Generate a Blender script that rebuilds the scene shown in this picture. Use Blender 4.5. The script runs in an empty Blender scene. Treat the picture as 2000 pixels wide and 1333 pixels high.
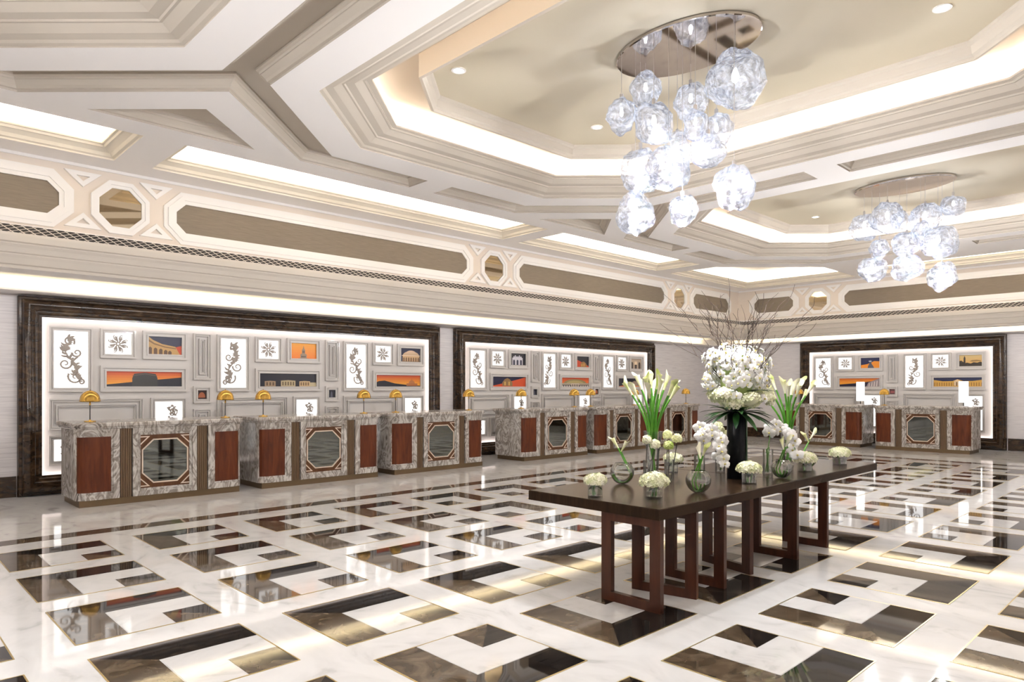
import bpy, math, random
from mathutils import Vector, Matrix
from mathutils.geometry import tessellate_polygon
from mathutils import noise as mnoise
R = math.radians
rnd = random.Random(7)
scene = bpy.context.scene
C = scene.collection

# ------------------------------------------------------------------ camera
F, CX, CY, YAW, CH = 1353.2, 1032.9, 756.0, 0.7910, 1.6
cam = bpy.data.objects.new('camera', bpy.data.cameras.new('camera')); C.objects.link(cam)
cam.location = (0, 0, CH); cam.rotation_euler = (R(90), 0, YAW)
cam.data.sensor_width = 36; cam.data.lens = F/2000*36
cam.data.shift_x = -(CX-1000)/2000; cam.data.shift_y = (CY-666.5)/2000
cam.data.clip_start = .05
scene.camera = cam
# ------------------------------------------------------------------ world / exposure
w = bpy.data.worlds.new('world'); scene.world = w; w.use_nodes = True
w.node_tree.nodes['Background'].inputs[0].default_value = (1, .95, .9, 1)
w.node_tree.nodes['Background'].inputs[1].default_value = .15
vs = scene.view_settings
vs.view_transform = 'Standard'; vs.look = 'None'; vs.gamma = 1; vs.use_curve_mapping = False
vs.exposure = 0.60
cy = scene.cycles
cy.max_bounces = 8; cy.diffuse_bounces = 5; cy.glossy_bounces = 4; cy.transparent_max_bounces = 16; cy.use_adaptive_sampling = True; cy.adaptive_threshold = .03; cy.transmission_bounces = 6
cy.caustics_reflective = False; cy.caustics_refractive = False; cy.sample_clamp_indirect = 6; cy.use_denoising = True

def area(name, p, size, direction, power, col=(1, .93, .82), parent=None, xdir=None):
    """rectangular lamp at p, long side along xdir, shining along direction"""
    l = bpy.data.lights.new(name, 'AREA'); l.shape = 'RECTANGLE'; l.size, l.size_y = size
    l.energy = power; l.color = col
    o = bpy.data.objects.new(name, l); C.objects.link(o)
    z = -Vector(direction).normalized()
    x = Vector(xdir).normalized() if xdir is not None else Vector((1, 0, 0))
    x = (x - z*x.dot(z)).normalized(); y = z.cross(x)
    m = Matrix((x, y, z)).transposed().to_4x4(); m.translation = Vector(p)
    if parent is not None: o.parent = parent
    o.matrix_world = m
    return o

# ------------------------------------------------------------------ mesh helpers
class MB:
    def __init__(s): s.v = []; s.f = []; s.m = []; s.cur = 0
    def face(s, pts):
        b = len(s.v); s.v += [tuple(p) for p in pts]; s.f.append(tuple(range(b, b+len(pts)))); s.m.append(s.cur)
    def box(s, x0, x1, y0, y1, z0, z1):
        b = len(s.v)
        s.v += [(x0, y0, z0), (x1, y0, z0), (x1, y1, z0), (x0, y1, z0), (x0, y0, z1), (x1, y0, z1), (x1, y1, z1), (x0, y1, z1)]
        for q in ((0, 3, 2, 1), (4, 5, 6, 7), (0, 1, 5, 4), (1, 2, 6, 5), (2, 3, 7, 6), (3, 0, 4, 7)):
            s.f.append(tuple(b+i for i in q)); s.m.append(s.cur)
        return s
    def rings(s, rs, closed=True, cap0=False, cap1=False):
        """skin a list of equally long point rings"""
        b = len(s.v); n = len(rs[0])
        for r in rs: s.v += [tuple(p) for p in r]
        for i in range(len(rs)-1):
            for j in range(n if closed else n-1):
                k = (j+1) % n
                s.f.append((b+i*n+j, b+i*n+k, b+(i+1)*n+k, b+(i+1)*n+j)); s.m.append(s.cur)
        if cap0: s.cap(rs[0])
        if cap1: s.cap(rs[-1])
        return s
    def cap(s, loop):
        s.fill([loop])
    def fill(s, loops):
        vs_ = [Vector(p) for l in loops for p in l]
        b = len(s.v); s.v += [tuple(p) for p in vs_]
        for t in tessellate_polygon([[Vector(p) for p in l] for l in loops]):
            s.f.append(tuple(b+i for i in t)); s.m.append(s.cur)
        return s
    def prism(s, poly, d0, d1, ax='z'):
        """extrude a 2D polygon; ax z: (x,y) plane; ax y: (x,z) plane"""
        g = (lambda p, d: (p[0], p[1], d)) if ax == 'z' else (lambda p, d: (p[0], d, p[1]))
        a = [g(p, d0) for p in poly]; c = [g(p, d1) for p in poly]
        s.rings([a, c]); s.cap(a); s.cap(c); return s
    def ringprism(s, poly, wd, d0, d1, ax='y'):
        """frame between poly and its offset (wd>0: inwards)"""
        g = (lambda p, d: (p[0], p[1], d)) if ax == 'z' else (lambda p, d: (p[0], d, p[1]))
        q = inset(poly, wd)
        s.rings([[g(p, d0) for p in poly], [g(p, d1) for p in poly], [g(p, d1) for p in q], [g(p, d0) for p in q]]); return s
    def lathe(s, prof, n=20, c=(0, 0, 0), cap=True):
        rs = [[(c[0]+r*math.cos(2*math.pi*j/n), c[1]+r*math.sin(2*math.pi*j/n), c[2]+z) for j in range(n)] for r, z in prof]
        s.rings(rs); 
        if cap: s.f.append(tuple(range(len(s.v)-n*len(rs), len(s.v)-n*len(rs)+n))[::-1]); s.m.append(s.cur); s.f.append(tuple(range(len(s.v)-n, len(s.v)))); s.m.append(s.cur)
        return s
    def tube(s, path, rad, n=6, cap=True):
        P = [Vector(p) for p in path]; rs = []
        u = None
        for i, p in enumerate(P):
            t = (P[min(i+1, len(P)-1)]-P[max(i-1, 0)]).normalized()
            if u is None: u = t.orthogonal().normalized()
            else: u = (u - t*u.dot(t)); u = u.normalized() if u.length > 1e-6 else t.orthogonal().normalized()
            v = t.cross(u); r = rad[i] if isinstance(rad, (list, tuple)) else rad
            rs.append([p+(u*math.cos(2*math.pi*j/n)+v*math.sin(2*math.pi*j/n))*r for j in range(n)])
        b = len(s.v); s.rings(rs)
        if cap:
            s.f.append(tuple(range(b+n-1, b-1, -1))); s.m.append(s.cur)
            e = b+n*(len(rs)-1); s.f.append(tuple(range(e, e+n))); s.m.append(s.cur)
        return s
    def add(s, other, M=None):
        b = len(s.v); s.v += [tuple(M @ Vector(p)) for p in other.v] if M else list(other.v)
        s.f += [tuple(i+b for i in f) for f in other.f]; s.m += other.m; return s
    def mesh(s, name, mats, smooth=False):
        me = bpy.data.meshes.new(name); me.from_pydata(s.v, [], s.f)
        for m in (mats if isinstance(mats, (list, tuple)) else [mats]): me.materials.append(m)
        me.polygons.foreach_set('material_index', s.m)
        if smooth: me.polygons.foreach_set('use_smooth', [True]*len(s.f))
        me.update()
        if smooth: me.set_sharp_from_angle(angle=R(42))
        return me
    def build(s, name, mats, parent=None, smooth=False):
        o = bpy.data.objects.new(name, s.mesh(name, mats, smooth)); C.objects.link(o)
        if parent is not None: o.parent = parent
        return o

def inset(poly, e):
    """offset a closed 2D polygon inwards by e (either winding)"""
    n = len(poly); A = sum(poly[i][0]*poly[(i+1) % n][1]-poly[(i+1) % n][0]*poly[i][1] for i in range(n))
    sg = 1 if A > 0 else -1; out = []
    for i in range(n):
        p0, p1, p2 = Vector(poly[i-1][:2]), Vector(poly[i][:2]), Vector(poly[(i+1) % n][:2])
        d1 = (p1-p0).normalized(); d2 = (p2-p1).normalized()
        n1 = Vector((-d1.y, d1.x))*sg; n2 = Vector((-d2.y, d2.x))*sg
        b = n1+n2
        if b.length < 1e-6: out.append(tuple(p1+n1*e)); continue
        b.normalize(); out.append(tuple(p1+b*(e/max(.2, b.dot(n1)))))
    return out
def rect(x0, x1, z0, z1): return [(x0, z0), (x1, z0), (x1, z1), (x0, z1)]
def octo(x0, x1, z0, z1, c):
    return [(x0+c, z0), (x1-c, z0), (x1, z0+c), (x1, z1-c), (x1-c, z1), (x0+c, z1), (x0, z1-c), (x0, z0+c)]
def empty(name, loc=(0, 0, 0), rz=0):
    o = bpy.data.objects.new(name, None); C.objects.link(o); o.location = loc; o.rotation_euler = (0, 0, rz); return o
def tag(o, label=None, cat=None, group=None, kind=None):
    for k, v in (('label', label), ('category', cat), ('group', group), ('kind', kind)):
        if v: o[k] = v
    return o
def struct(o, label=None): return tag(o, label, kind='structure')
def copy_tree(o, parent=None):
    c = o.copy(); C.objects.link(c)
    if parent is not None: c.parent = parent
    for ch in list(o.children): copy_tree(ch, c)
    return c

# ------------------------------------------------------------------ materials
def nmat(name):
    m = bpy.data.materials.new(name); m.use_nodes = True; nt = m.node_tree
    return m, nt, nt.nodes['Principled BSDF']
def mat(name, col, rough=.5, metal=0, spec=.5, emit=None, es=0, coat=0):
    m, nt, b = nmat(name)
    b.inputs['Base Color'].default_value = (*col, 1); b.inputs['Roughness'].default_value = rough
    b.inputs['Metallic'].default_value = metal; b.inputs['Specular IOR Level'].default_value = spec
    if coat: b.inputs['Coat Weight'].default_value = coat; b.inputs['Coat Roughness'].default_value = .05
    if emit: b.inputs['Emission Color'].default_value = (*emit, 1); b.inputs['Emission Strength'].default_value = es
    return m
def emission(name, col, st):
    m = bpy.data.materials.new(name); m.use_nodes = True; nt = m.node_tree; nt.nodes.clear()
    e = nt.nodes.new('ShaderNodeEmission'); o = nt.nodes.new('ShaderNodeOutputMaterial')
    e.inputs[0].default_value = (*col, 1); e.inputs[1].default_value = st; nt.links.new(e.outputs[0], o.inputs[0]); return m
def noisy(name, cols, scale=(1, 1, 1), nscale=4, detail=6, dist=0., rough=.3, pos=(.35, .65), spec=.5, kind='noise', bump=0, metal=0, coat=0, world=True):
    """colour ramp over stretched noise in place coordinates"""
    m, nt, b = nmat(name); N = nt.nodes; L = nt.links.new
    src = N.new('ShaderNodeNewGeometry').outputs['Position'] if world else N.new('ShaderNodeTexCoord').outputs['Object']
    mp = N.new('ShaderNodeMapping'); mp.inputs['Scale'].default_value = scale; L(src, mp.inputs[0])
    if kind == 'wave':
        t = N.new('ShaderNodeTexWave'); t.inputs['Scale'].default_value = nscale; t.inputs['Distortion'].default_value = dist
        t.inputs['Detail'].default_value = detail; t.inputs['Detail Scale'].default_value = 1.4; t.bands_direction = 'DIAGONAL'
    else:
        t = N.new('ShaderNodeTexNoise'); t.inputs['Scale'].default_value = nscale; t.inputs['Detail'].default_value = detail; t.inputs['Distortion'].default_value = dist
    L(mp.outputs[0], t.inputs['Vector'])
    r = N.new('ShaderNodeValToRGB'); e = r.color_ramp.elements
    for i, c in enumerate(cols):
        p = pos[0]+(pos[1]-pos[0])*i/(len(cols)-1)
        el = e[i] if i < 2 else e.new(p)
        el.position = p; el.color = (*c, 1)
    for i, c in enumerate(cols): 
        e[i].position = pos[0]+(pos[1]-pos[0])*i/(len(cols)-1); e[i].color = (*c, 1)
    L(t.outputs['Fac'] if kind != 'wave' else t.outputs['Color'], r.inputs[0]); L(r.outputs[0], b.inputs['Base Color'])
    b.inputs['Roughness'].default_value = rough; b.inputs['Specular IOR Level'].default_value = spec; b.inputs['Metallic'].default_value = metal
    if coat: b.inputs['Coat Weight'].default_value = coat; b.inputs['Coat Roughness'].default_value = .06
    if bump:
        bp = N.new('ShaderNodeBump'); bp.inputs['Strength'].default_value = bump; bp.inputs['Distance'].default_value = .01
        L(t.outputs['Fac'] if kind != 'wave' else t.outputs['Color'], bp.inputs['Height']); L(bp.outputs[0], b.inputs['Normal'])
    return m
def thin_glass(name, tint=(1, 1, 1), gl=.9, ior=1.45, rough=0.0, lo=.04):
    m = bpy.data.materials.new(name); m.use_nodes = True; nt = m.node_tree; nt.nodes.clear(); N = nt.nodes; L = nt.links.new
    t = N.new('ShaderNodeBsdfTransparent'); t.inputs[0].default_value = (*tint, 1)
    g = N.new('ShaderNodeBsdfGlossy'); g.inputs['Color'].default_value = (gl, gl, gl, 1); g.inputs['Roughness'].default_value = rough
    lw = N.new('ShaderNodeLayerWeight'); lw.inputs['Blend'].default_value = .35
    mr = N.new('ShaderNodeMapRange'); mr.inputs['To Min'].default_value = lo; mr.inputs['To Max'].default_value = .75
    L(lw.outputs['Fresnel'], mr.inputs[0])
    mx = N.new('ShaderNodeMixShader'); o = N.new('ShaderNodeOutputMaterial')
    L(mr.outputs[0], mx.inputs[0]); L(t.outputs[0], mx.inputs[1]); L(g.outputs[0], mx.inputs[2]); L(mx.outputs[0], o.inputs[0]); return m

M = {}
M['floor'] = noisy('white_marble', [(.68, .67, .665), (.63, .62, .615), (.44, .43, .425)], (1, 1.6, 1), 1.7, 9, 2.2, .05, (.40, .78))
M['floor_tile'] = noisy('white_marble_tile', [(.66, .65, .645), (.61, .60, .595), (.40, .39, .385)], (1.5, 1, 1), 2.2, 9, 2.0, .05, (.40, .8))
M['black'] = noisy('black_marble', [(.012, .010, .009), (.022, .017, .014), (.10, .08, .06)], (1, 1, 1), 3, 8, 2.5, .03, (.45, .85), spec=.4)
M['brown'] = noisy('brown_marble', [(.050, .035, .022), (.092, .066, .043), (.165, .128, .09)], (1, 1, 1), 5, 9, 1.5, .04, (.35, .75), spec=.4)
M['brass'] = mat('brass', (.62, .38, .09), .2, 1)
M['brass_trim'] = mat('brass_trim', (.60, .47, .22), .3, 1)
M['paint'] = mat('ceiling_paint', (.93, .895, .88), .75, spec=.2)
M['cream'] = mat('cream_plaster', (.55, .49, .42), .7, spec=.25)
M['cornice'] = mat('cornice_plaster', (.68, .62, .55), .7, spec=.25)
M['tray'] = mat('tray_paint', (.80, .74, .645), .8, spec=.2)
M['tan'] = mat('coffer_ceiling_paint', (.66, .58, .445), .8, spec=.2)
M['frieze'] = mat('frieze_paint', (.82, .735, .655), .65, spec=.25)
M['mould'] = mat('moulding_white', (.93, .905, .885), .5, spec=.35)
M['linen'] = noisy('linen_panel', [(.17, .138, .105), (.225, .188, .146)], (2, 2, 60), 3, 5, 0, .6, (.3, .7), spec=.3)
M['wallpaper'] = noisy('woven_wallpaper', [(.55, .52, .53), (.67, .64, .645), (.75, .72, .72)], (1.2, 1.2, 45), 2.2, 6, 0, .55, (.3, .72), spec=.35)
M['emperador'] = noisy('dark_emperador', [(.016, .008, .004), (.045, .024, .011), (.10, .062, .032)], (2, 2, 5), 2.4, 8, 1.0, .2, (.35, .78))
M['veined'] = noisy('veined_marble', [(.10, .083, .07), (.50, .46, .425), (.20, .172, .15), (.58, .55, .52), (.25, .215, .19), (.54, .51, .48)], (2.2, 2.2, 1.1), 1.5, 8, 2.6, .18, (.28, .72))
M['wood'] = noisy('red_walnut', [(.060, .012, .0035), (.095, .021, .0055), (.13, .032, .009)], (6, 6, .8), 3, 6, .6, .35, (.3, .7), spec=.3)
M['wood_brown'] = noisy('brown_walnut', [(.075, .028, .011), (.12, .05, .021)], (6, 6, .8), 3, 6, .6, .4, (.3, .7), spec=.25)
M['bronze'] = mat('bronze', (.165, .105, .062), .42, .4)
M['bronze_dark'] = mat('bronze_plinth', (.15, .10, .055), .4, .6)
M['mirror'] = mat('smoked_mirror', (.215, .23, .215), .03, 1)
M['mirror_clear'] = mat('amber_mirror', (.72, .60, .42), .03, 1)
M['inlay'] = mat('pale_inlay', (.72, .60, .50), .3, .3)
M['lacquer'] = mat('grey_lacquer', (.62, .59, .565), .5)
M['lacquer_frame'] = mat('grey_lacquer_frame', (.59, .56, .535), .38, coat=.1)
M['glow'] = emission('backlit_panel', (1, .97, .95), 1.25)
M['ornament'] = mat('ornament_relief', (.34, .295, .26), .6)
M['table'] = noisy('dark_oak_veneer', [(.022, .012, .007), (.036, .021, .012)], (14, .7, 1), 3, 5, .3, .2, (.3, .7), spec=.06)
M['leg'] = noisy('mahogany', [(.040, .012, .006), (.070, .023, .011)], (8, 8, .8), 3, 5, .3, .3, (.3, .7), spec=.3)
M['blackvase'] = mat('black_lacquer', (.004, .005, .007), .3, spec=.2)
M['glass'] = thin_glass('clear_glass', (.985, .995, .99), lo=.03)
M['water'] = thin_glass('water', (.975, .99, .975), .7, lo=.02)
M['petal'] = mat('white_petal', (.92, .91, .90), .55, spec=.3)
M['throat'] = mat('orchid_throat', (.72, .62, .22), .5)
M['hydrangea'] = noisy('cream_hydrangea', [(.62, .66, .34), (.84, .82, .60), (.90, .88, .74)], (1, 1, 1), 22, 4, 0, .6, (.35, .65))
M['hydrangea_white'] = noisy('white_hydrangea', [(.70, .74, .42), (.88, .86, .68)], (1, 1, 1), 22, 4, 0, .6, (.35, .65))
M['calla'] = noisy('calla_spathe', [(.44, .56, .12), (.80, .80, .44), (.91, .89, .70)], (1, 1, 1), 6, 2, 0, .45, (.3, .62))
M['stem'] = noisy('green_stem', [(.045, .20, .012), (.12, .36, .035)], (1, 1, 1), 9, 3, 0, .4, (.3, .7))
M['leaf'] = noisy('dark_leaf', [(.010, .040, .012), (.028, .09, .022)], (1, 1, 1), 14, 3, 0, .3, (.3, .7))
M['lime'] = mat('lime_bud', (.46, .58, .20), .5)
M['branch'] = mat('willow_branch', (.055, .034, .024), .7)
M['darkstem'] = mat('dark_stem', (.035, .03, .025), .4)
M['shade_white'] = emission('lamp_shade', (1, .97, .93), 1.7)
M['chrome'] = mat('polished_nickel', (.70, .64, .61), .04, 1)
M['wire'] = mat('steel_wire', (.62, .60, .60), .35, .8)
M['bulb'] = emission('bulb', (.93, .96, 1), 7)
M['downlight'] = emission('downlight_lens', (1, .96, .9), 14)
def pendant_mat():
    m = bpy.data.materials.new('silvered_glass'); m.use_nodes = True; nt = m.node_tree; nt.nodes.clear(); N = nt.nodes; L = nt.links.new
    tc = N.new('ShaderNodeTexCoord'); n1 = N.new('ShaderNodeTexNoise'); n1.inputs['Scale'].default_value = 9; n1.inputs['Detail'].default_value = 6; n1.inputs['Distortion'].default_value = 2.2
    L(tc.outputs['Object'], n1.inputs['Vector'])
    bp = N.new('ShaderNodeBump'); bp.inputs['Strength'].default_value = .9; bp.inputs['Distance'].default_value = .035; L(n1.outputs['Fac'], bp.inputs['Height'])
    g = N.new('ShaderNodeBsdfGlossy'); g.inputs['Color'].default_value = (.66, .70, .78, 1); g.inputs['Roughness'].default_value = .05; L(bp.outputs[0], g.inputs['Normal'])
    t = N.new('ShaderNodeBsdfTransparent'); t.inputs[0].default_value = (.93, .95, 1, 1)
    e = N.new('ShaderNodeEmission'); e.inputs[0].default_value = (.86, .91, 1, 1)
    rp = N.new('ShaderNodeMapRange'); rp.inputs['From Min'].default_value = .42; rp.inputs['From Max'].default_value = .66; rp.inputs['To Min'].default_value = .0; rp.inputs['To Max'].default_value = .26
    L(n1.outputs['Fac'], rp.inputs[0]); L(rp.outputs[0], e.inputs[1])
    lw = N.new('ShaderNodeLayerWeight'); lw.inputs['Blend'].default_value = .45; L(bp.outputs[0], lw.inputs['Normal'])
    mr = N.new('ShaderNodeMapRange'); mr.inputs['To Min'].default_value = .25; mr.inputs['To Max'].default_value = .9; L(lw.outputs['Facing'], mr.inputs[0])
    mx = N.new('ShaderNodeMixShader'); L(mr.outputs[0], mx.inputs[0]); L(t.outputs[0], mx.inputs[1]); L(g.outputs[0], mx.inputs[2])
    ad = N.new('ShaderNodeAddShader'); L(mx.outputs[0], ad.inputs[0]); L(e.outputs[0], ad.inputs[1])
    o = N.new('ShaderNodeOutputMaterial'); L(ad.outputs[0], o.inputs[0]); return m
M['pendant'] = pendant_mat()
def grille_mat():
    m, nt, b = nmat('pierced_grille'); N = nt.nodes; L = nt.links.new
    g = N.new('ShaderNodeNewGeometry'); sp = N.new('ShaderNodeSeparateXYZ'); L(g.outputs['Position'], sp.inputs[0])
    def mth(op, a, b_=None):
        n = N.new('ShaderNodeMath'); n.operation = op
        for i, x in enumerate((a, b_)):
            if x is None: continue
            if isinstance(x, (int, float)): n.inputs[i].default_value = x
            else: L(x, n.inputs[i])
        return n.outputs[0]
    s = mth('ADD', sp.outputs[0], sp.outputs[1])
    zz = mth('MULTIPLY', sp.outputs[2], 2.0)
    a = mth('ABSOLUTE', mth('SINE', mth('MULTIPLY', mth('ADD', s, zz), 30)))
    c = mth('ABSOLUTE', mth('SINE', mth('MULTIPLY', mth('SUBTRACT', s, zz), 30)))
    k = mth('MINIMUM', a, c)
    th = mth('GREATER_THAN', k, .24)
    mx = N.new('ShaderNodeMix'); mx.data_type = 'RGBA'; L(th, mx.inputs['Factor'])
    mx.inputs['A'].default_value = (.62, .57, .53, 1); mx.inputs['B'].default_value = (.012, .011, .012, 1)
    L(mx.outputs['Result'], b.inputs['Base Color']); b.inputs['Roughness'].default_value = .6
    return m
M['grille'] = grille_mat()

# ------------------------------------------------------------------ room constants
XL, YF, XR, YB = -12.4, 20.8, 2.73, -6.9        # lower walls (left, far, right, back)
XFR, YFR = -9.97, 18.37                          # frieze planes above the desk bays
XC, H = -3.62, 4.35                              # room axis, beam plane
PER = 6.39; OC = [5.745+PER*k for k in (-1, 0, 1)]; GC = [2.55+PER*k for k in (-1, 0, 1)]
LEFT = dict(rz=R(90)); FAR = dict(rz=0)

# ------------------------------------------------------------------ floor
fl = struct(MB().box(XL, XR, YB, YF, -.12, 0).build('floor', M['floor']), 'polished white marble floor inlaid with dark stone squares')
def panel_meshes(ca, cb):
    """one inlaid square, dark L with its corner at (x=cb, y=ca); local 0..1 cells scaled to S"""
    S = .88; t = S*.335
    def mp(p):  # canonical: corner of the L at (0,0); x strip = brown along y=0, black along x=0
        x, y = p; return (S-x if cb else x, S-y if ca else y)
    q = .006
    shapes = dict(
        black_tile=[(q, q), (t, t), (t, S-q), (q, S-q)],
        brown_tile=[(q, q), (S-q, q), (S-q, t), (t, t)],
        white_tile=[(t+q, t+q), (S-q, t+q), (S-q, S-t-q), (S-t-q, S-t-q), (S-t-q, S-q), (t+q, S-q)],
        corner_tile_black=[(S-t, S-t), (S-q, S-q), (S-t, S-q)],
        corner_tile_brown=[(S-t, S-t), (S-q, S-t), (S-q, S-q)])
    out = {}
    for k, p in shapes.items():
        m = M['floor_tile'] if k[0] == 'w' else M['black'] if 'black' in k else M['brown']
        nm = 'corner_tile' if k.startswith('corner') else k
        out[k] = (nm, MB().prism([mp(v) for v in p], -.02, .0022 if k[0] == 'w' else .0018).mesh(nm, m))
    out['trim'] = ('brass_trim', MB().ringprism(rect(-.003, S+.003, -.003, S+.003), .009, -.02, .0026, 'z').mesh('brass_trim', M['brass_trim']))
    return out
PM = {(a, b): panel_meshes(a, b) for a in (0, 1) for b in (0, 1)}
for i in range(-2, 6):
    for j in range(-5, 13):
        x1 = -(1.447+1.187*i); y0 = 1.017+1.187*j      # right edge x, near edge y
        mset = PM[(1 if y0 > 5.5 else 0, 1 if i < 2 else 0)]
        for k, (nm, me) in mset.items():
            o = bpy.data.objects.new(nm, me); C.objects.link(o); o.parent = fl; o.location = (x1-.882, y0, 0)
bd = MB()
b0, b1 = rect(-8.92, 1.68, -5.9, 16.95), rect(-8.66, 1.42, -5.64, 16.69)
bd.rings([[(*p, -.02) for p in b0], [(*p, .002) for p in b0], [(*p, .002) for p in b1], [(*p, -.02) for p in b1]])
bd.build('border_band', M['brown'], fl)

# ------------------------------------------------------------------ walls
struct(MB().box(XL-.2, XL, YB, YF+.2, 0, 2.95).build('wall_left', M['wallpaper']), 'left wall in pale horizontal woven wallpaper')
struct(MB().box(XL, XR, YF, YF+.2, 0, 2.95).build('wall_far', M['wallpaper']), 'far wall in pale horizontal woven wallpaper')
struct(MB().box(XR, XR+.2, YB, YF+.2, 0, H).build('wall_right', M['wallpaper']), 'right wall behind the camera side')
struct(MB().box(XL-.2, XR+.2, YB-.2, YB, 0, H).build('wall_back', M['wallpaper']), 'wall behind the camera')
bb = MB().box(XL, XL+.025, YB, 1.78, 0, .30).box(XL, XL+.025, 9.42, 9.82, 0, .30).box(XL, XL+.025, 17.55, YF, 0, .30)
struct(bb.build('baseboard_left', M['emperador']), 'dark marble skirting of the left wall')
bb = MB().box(XL+.03, -9.22, YF-.025, YF, 0, .30).box(-3.91, XR, YF-.025, YF, 0, .30)
struct(bb.build('baseboard_far', M['emperador']), 'dark marble skirting of the far wall')

# ------------------------------------------------------------------ soffit over the desks + cornice + frieze
def run(pts, prof, m, name, parent=None):
    """sweep a (distance into room d, z) profile along the left and far wall: mitred at the corner"""
    mb = MB()
    def ring(d, z):
        return [(XL+d, YB, z), (XL+d, YF-d, z), (XR, YF-d, z)]
    for i in range(len(prof)-1):
        mb.rings([ring(*prof[i]), ring(*prof[i+1])], closed=False)
    return mb.build(name, m, parent)
sof = struct(run(None, [(0, 2.95), (.50, 2.95), (.50, 2.975), (.47, 2.975), (.47, 2.96), (.32, 2.96), (.32, 3.14), (2.28, 3.14), (2.28, 2.95), (2.70, 2.95)], M['paint'], 'ceiling_soffit'), 'lowered soffit over the desks with a lit tray')
cor = struct(run(None, [(2.70, 2.95), (2.70, 2.985), (2.735, 2.995), (2.77, 3.06), (2.79, 3.09), (2.79, 3.105), (2.815, 3.115), (2.835, 3.17), (2.86, 3.20), (2.86, 3.215), (2.89, 3.225), (2.90, 3.29), (2.90, 3.32), (2.80, 3.335)], M['cornice'], 'trim_1'), 'stepped cornice along the edge of the lowered soffit')
run(None, [(2.80, 3.335), (2.72, 3.44)], M['grille'], 'pierced_grille', cor)
run(None, [(2.72, 3.44), (2.70, 3.455), (2.43, 3.47)], M['mould'], 'ledge', cor)
def soffit_light():
    z = 2.985
    L1 = YF-YB-1.2
    area('soffit_lamp_and_fill', (XL+.40, YB+L1/2+.2, z), (L1, .08), (.25, 0, 1), 1.9*L1, (1, .85, .48), xdir=(0, 1, 0))
    area('soffit_lamp_and_fill', (XL+2.24, YB+L1/2, 3.06), (L1-1.6, .06), (-1, 0, .05), 2.7*L1, (1, .965, .945), xdir=(0, 1, 0))  # added fill lamp, throws extra light on the left wall and niches
    L2 = XR-XL-1.2
    area('soffit_lamp_and_fill', (XR-L2/2+.6, YF-2.24, 3.06), (L2-1.6, .06), (0, 1, .05), 2.7*L2, (1, .965, .945))  # same added fill for the far wall
    area('soffit_lamp_and_fill', (XR-L2/2, YF-.40, z), (L2, .08), (0, -.25, 1), 1.9*L2, (1, .85, .48))
soffit_light()

def frieze(name, label, loc, rz, length, panels, mirrors):
    root = struct(empty(name, loc, rz), label)
    MB().box(0, length, 0, .12, 3.44, H).build('frieze_wall', M['frieze'], root)
    MB().box(0, length, -.02, 0, 3.46, 3.50).box(0, length, -.02, 0, H-.035, H).build('fillet', M['mould'], root)
    for a, b in panels:
        p = octo(a, b, 3.68, 4.07, .12)
        MB().prism(p, -.012, 0, 'y').build('linen_panel', M['linen'], root)
        mb = MB()
        for w_, d_, o_ in ((.055, -.030, .0), (.055, -.045, .05), (.055, -.026, .10)):
            mb.ringprism(inset(p, -o_-w_), w_, 0, d_)
        mb.build('panel_moulding', M['mould'], root)
    for c in mirrors:
        p = octo(c-.24, c+.24, 3.635, 4.12, .145)
        MB().prism(p, -.012, 0, 'y').build('mirror', M['mirror_clear'], root)
        mb = MB()
        for w_, d_, o_ in ((.045, -.03, 0), (.05, -.045, .04)): mb.ringprism(inset(p, -o_-w_), w_, 0, d_)
        mb.build('mirror_moulding', M['mould'], root)
        for sx in (-1, 1):
            for up in (0, 1):
                cx = c+sx*.415
                t = [(cx-.2, 4.255), (cx, 4.07), (cx+.2, 4.255)] if up else [(cx-.2, 3.565), (cx+.2, 3.565), (cx, 3.75)]
                MB().ringprism(t, .05, 0, -.035).build('triangle_moulding', M['mould'], root)
    return root
# left frieze: local x = world Y - YB
ly = lambda y: y-YB
frieze('wall_left_frieze', 'upper left frieze with brown linen panels and octagonal mirrors', (XFR, YB, 0), R(90), YFR-YB,
       [(ly(-3.14), ly(1.85)), (ly(3.18), ly(8.22)), (ly(9.57), ly(14.60)), (ly(15.95), ly(17.76))], [ly(2.515), ly(8.895), ly(15.28)])
lx = lambda x: x-XFR
frieze('wall_far_frieze', 'upper far frieze with brown linen panels and octagonal mirrors', (XFR, YFR, 0), 0, XR-XFR,
       [(lx(-9.47), lx(-8.34)), (lx(-6.98), lx(-.26)), (lx(1.1), lx(2.3))], [lx(-7.67), lx(.43)])

# ------------------------------------------------------------------ ceiling
def oct_poly(c, hx, hy, cut): return octo(XC-hx, XC+hx, c-hy, c+hy, cut)
mirror_x = lambda p: [(2*XC-x, y) for x, y in p]
grooves, tris, strips = [], [], []
xo, xi = -7.95, -7.52
for g in GC[1:2]+GC[2:3]:
    yl, yh = g-PER/2+.205, g+PER/2-.205
    p = [(xo, yl), (xo, g-1.4), (-6.55, g), (xo, g+1.4), (xo, yh), (xi, yh), (xi, g+1.585), (-6.15, g+.215), (XC-.205, g+.215), (XC-.205, g-.215), (-6.15, g-.215), (xi, g-1.585), (xi, yl)]
    t = [(xo, g-.84), (-7.12, g), (xo, g+.84)]
    for f_ in (lambda q: q, mirror_x): grooves.append(f_(p)); tris.append(f_(t))
c1 = OC[2]
p = [(xo, c1+.205), (xo, 13.99), (-6.41, 15.53), (XC-.205, 15.53), (XC-.205, 15.10), (-6.15, 15.10), (xi, 13.73), (xi, c1+.205)]
grooves += [p, mirror_x(p)]
ym = OC[0]+OC[2]
p = [(x, ym-y) for x, y in grooves[-2]]
grooves += [p, mirror_x(p)]
def strip_l(y0, y1): return rect(-9.54, -8.36, y0, y1)
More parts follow.
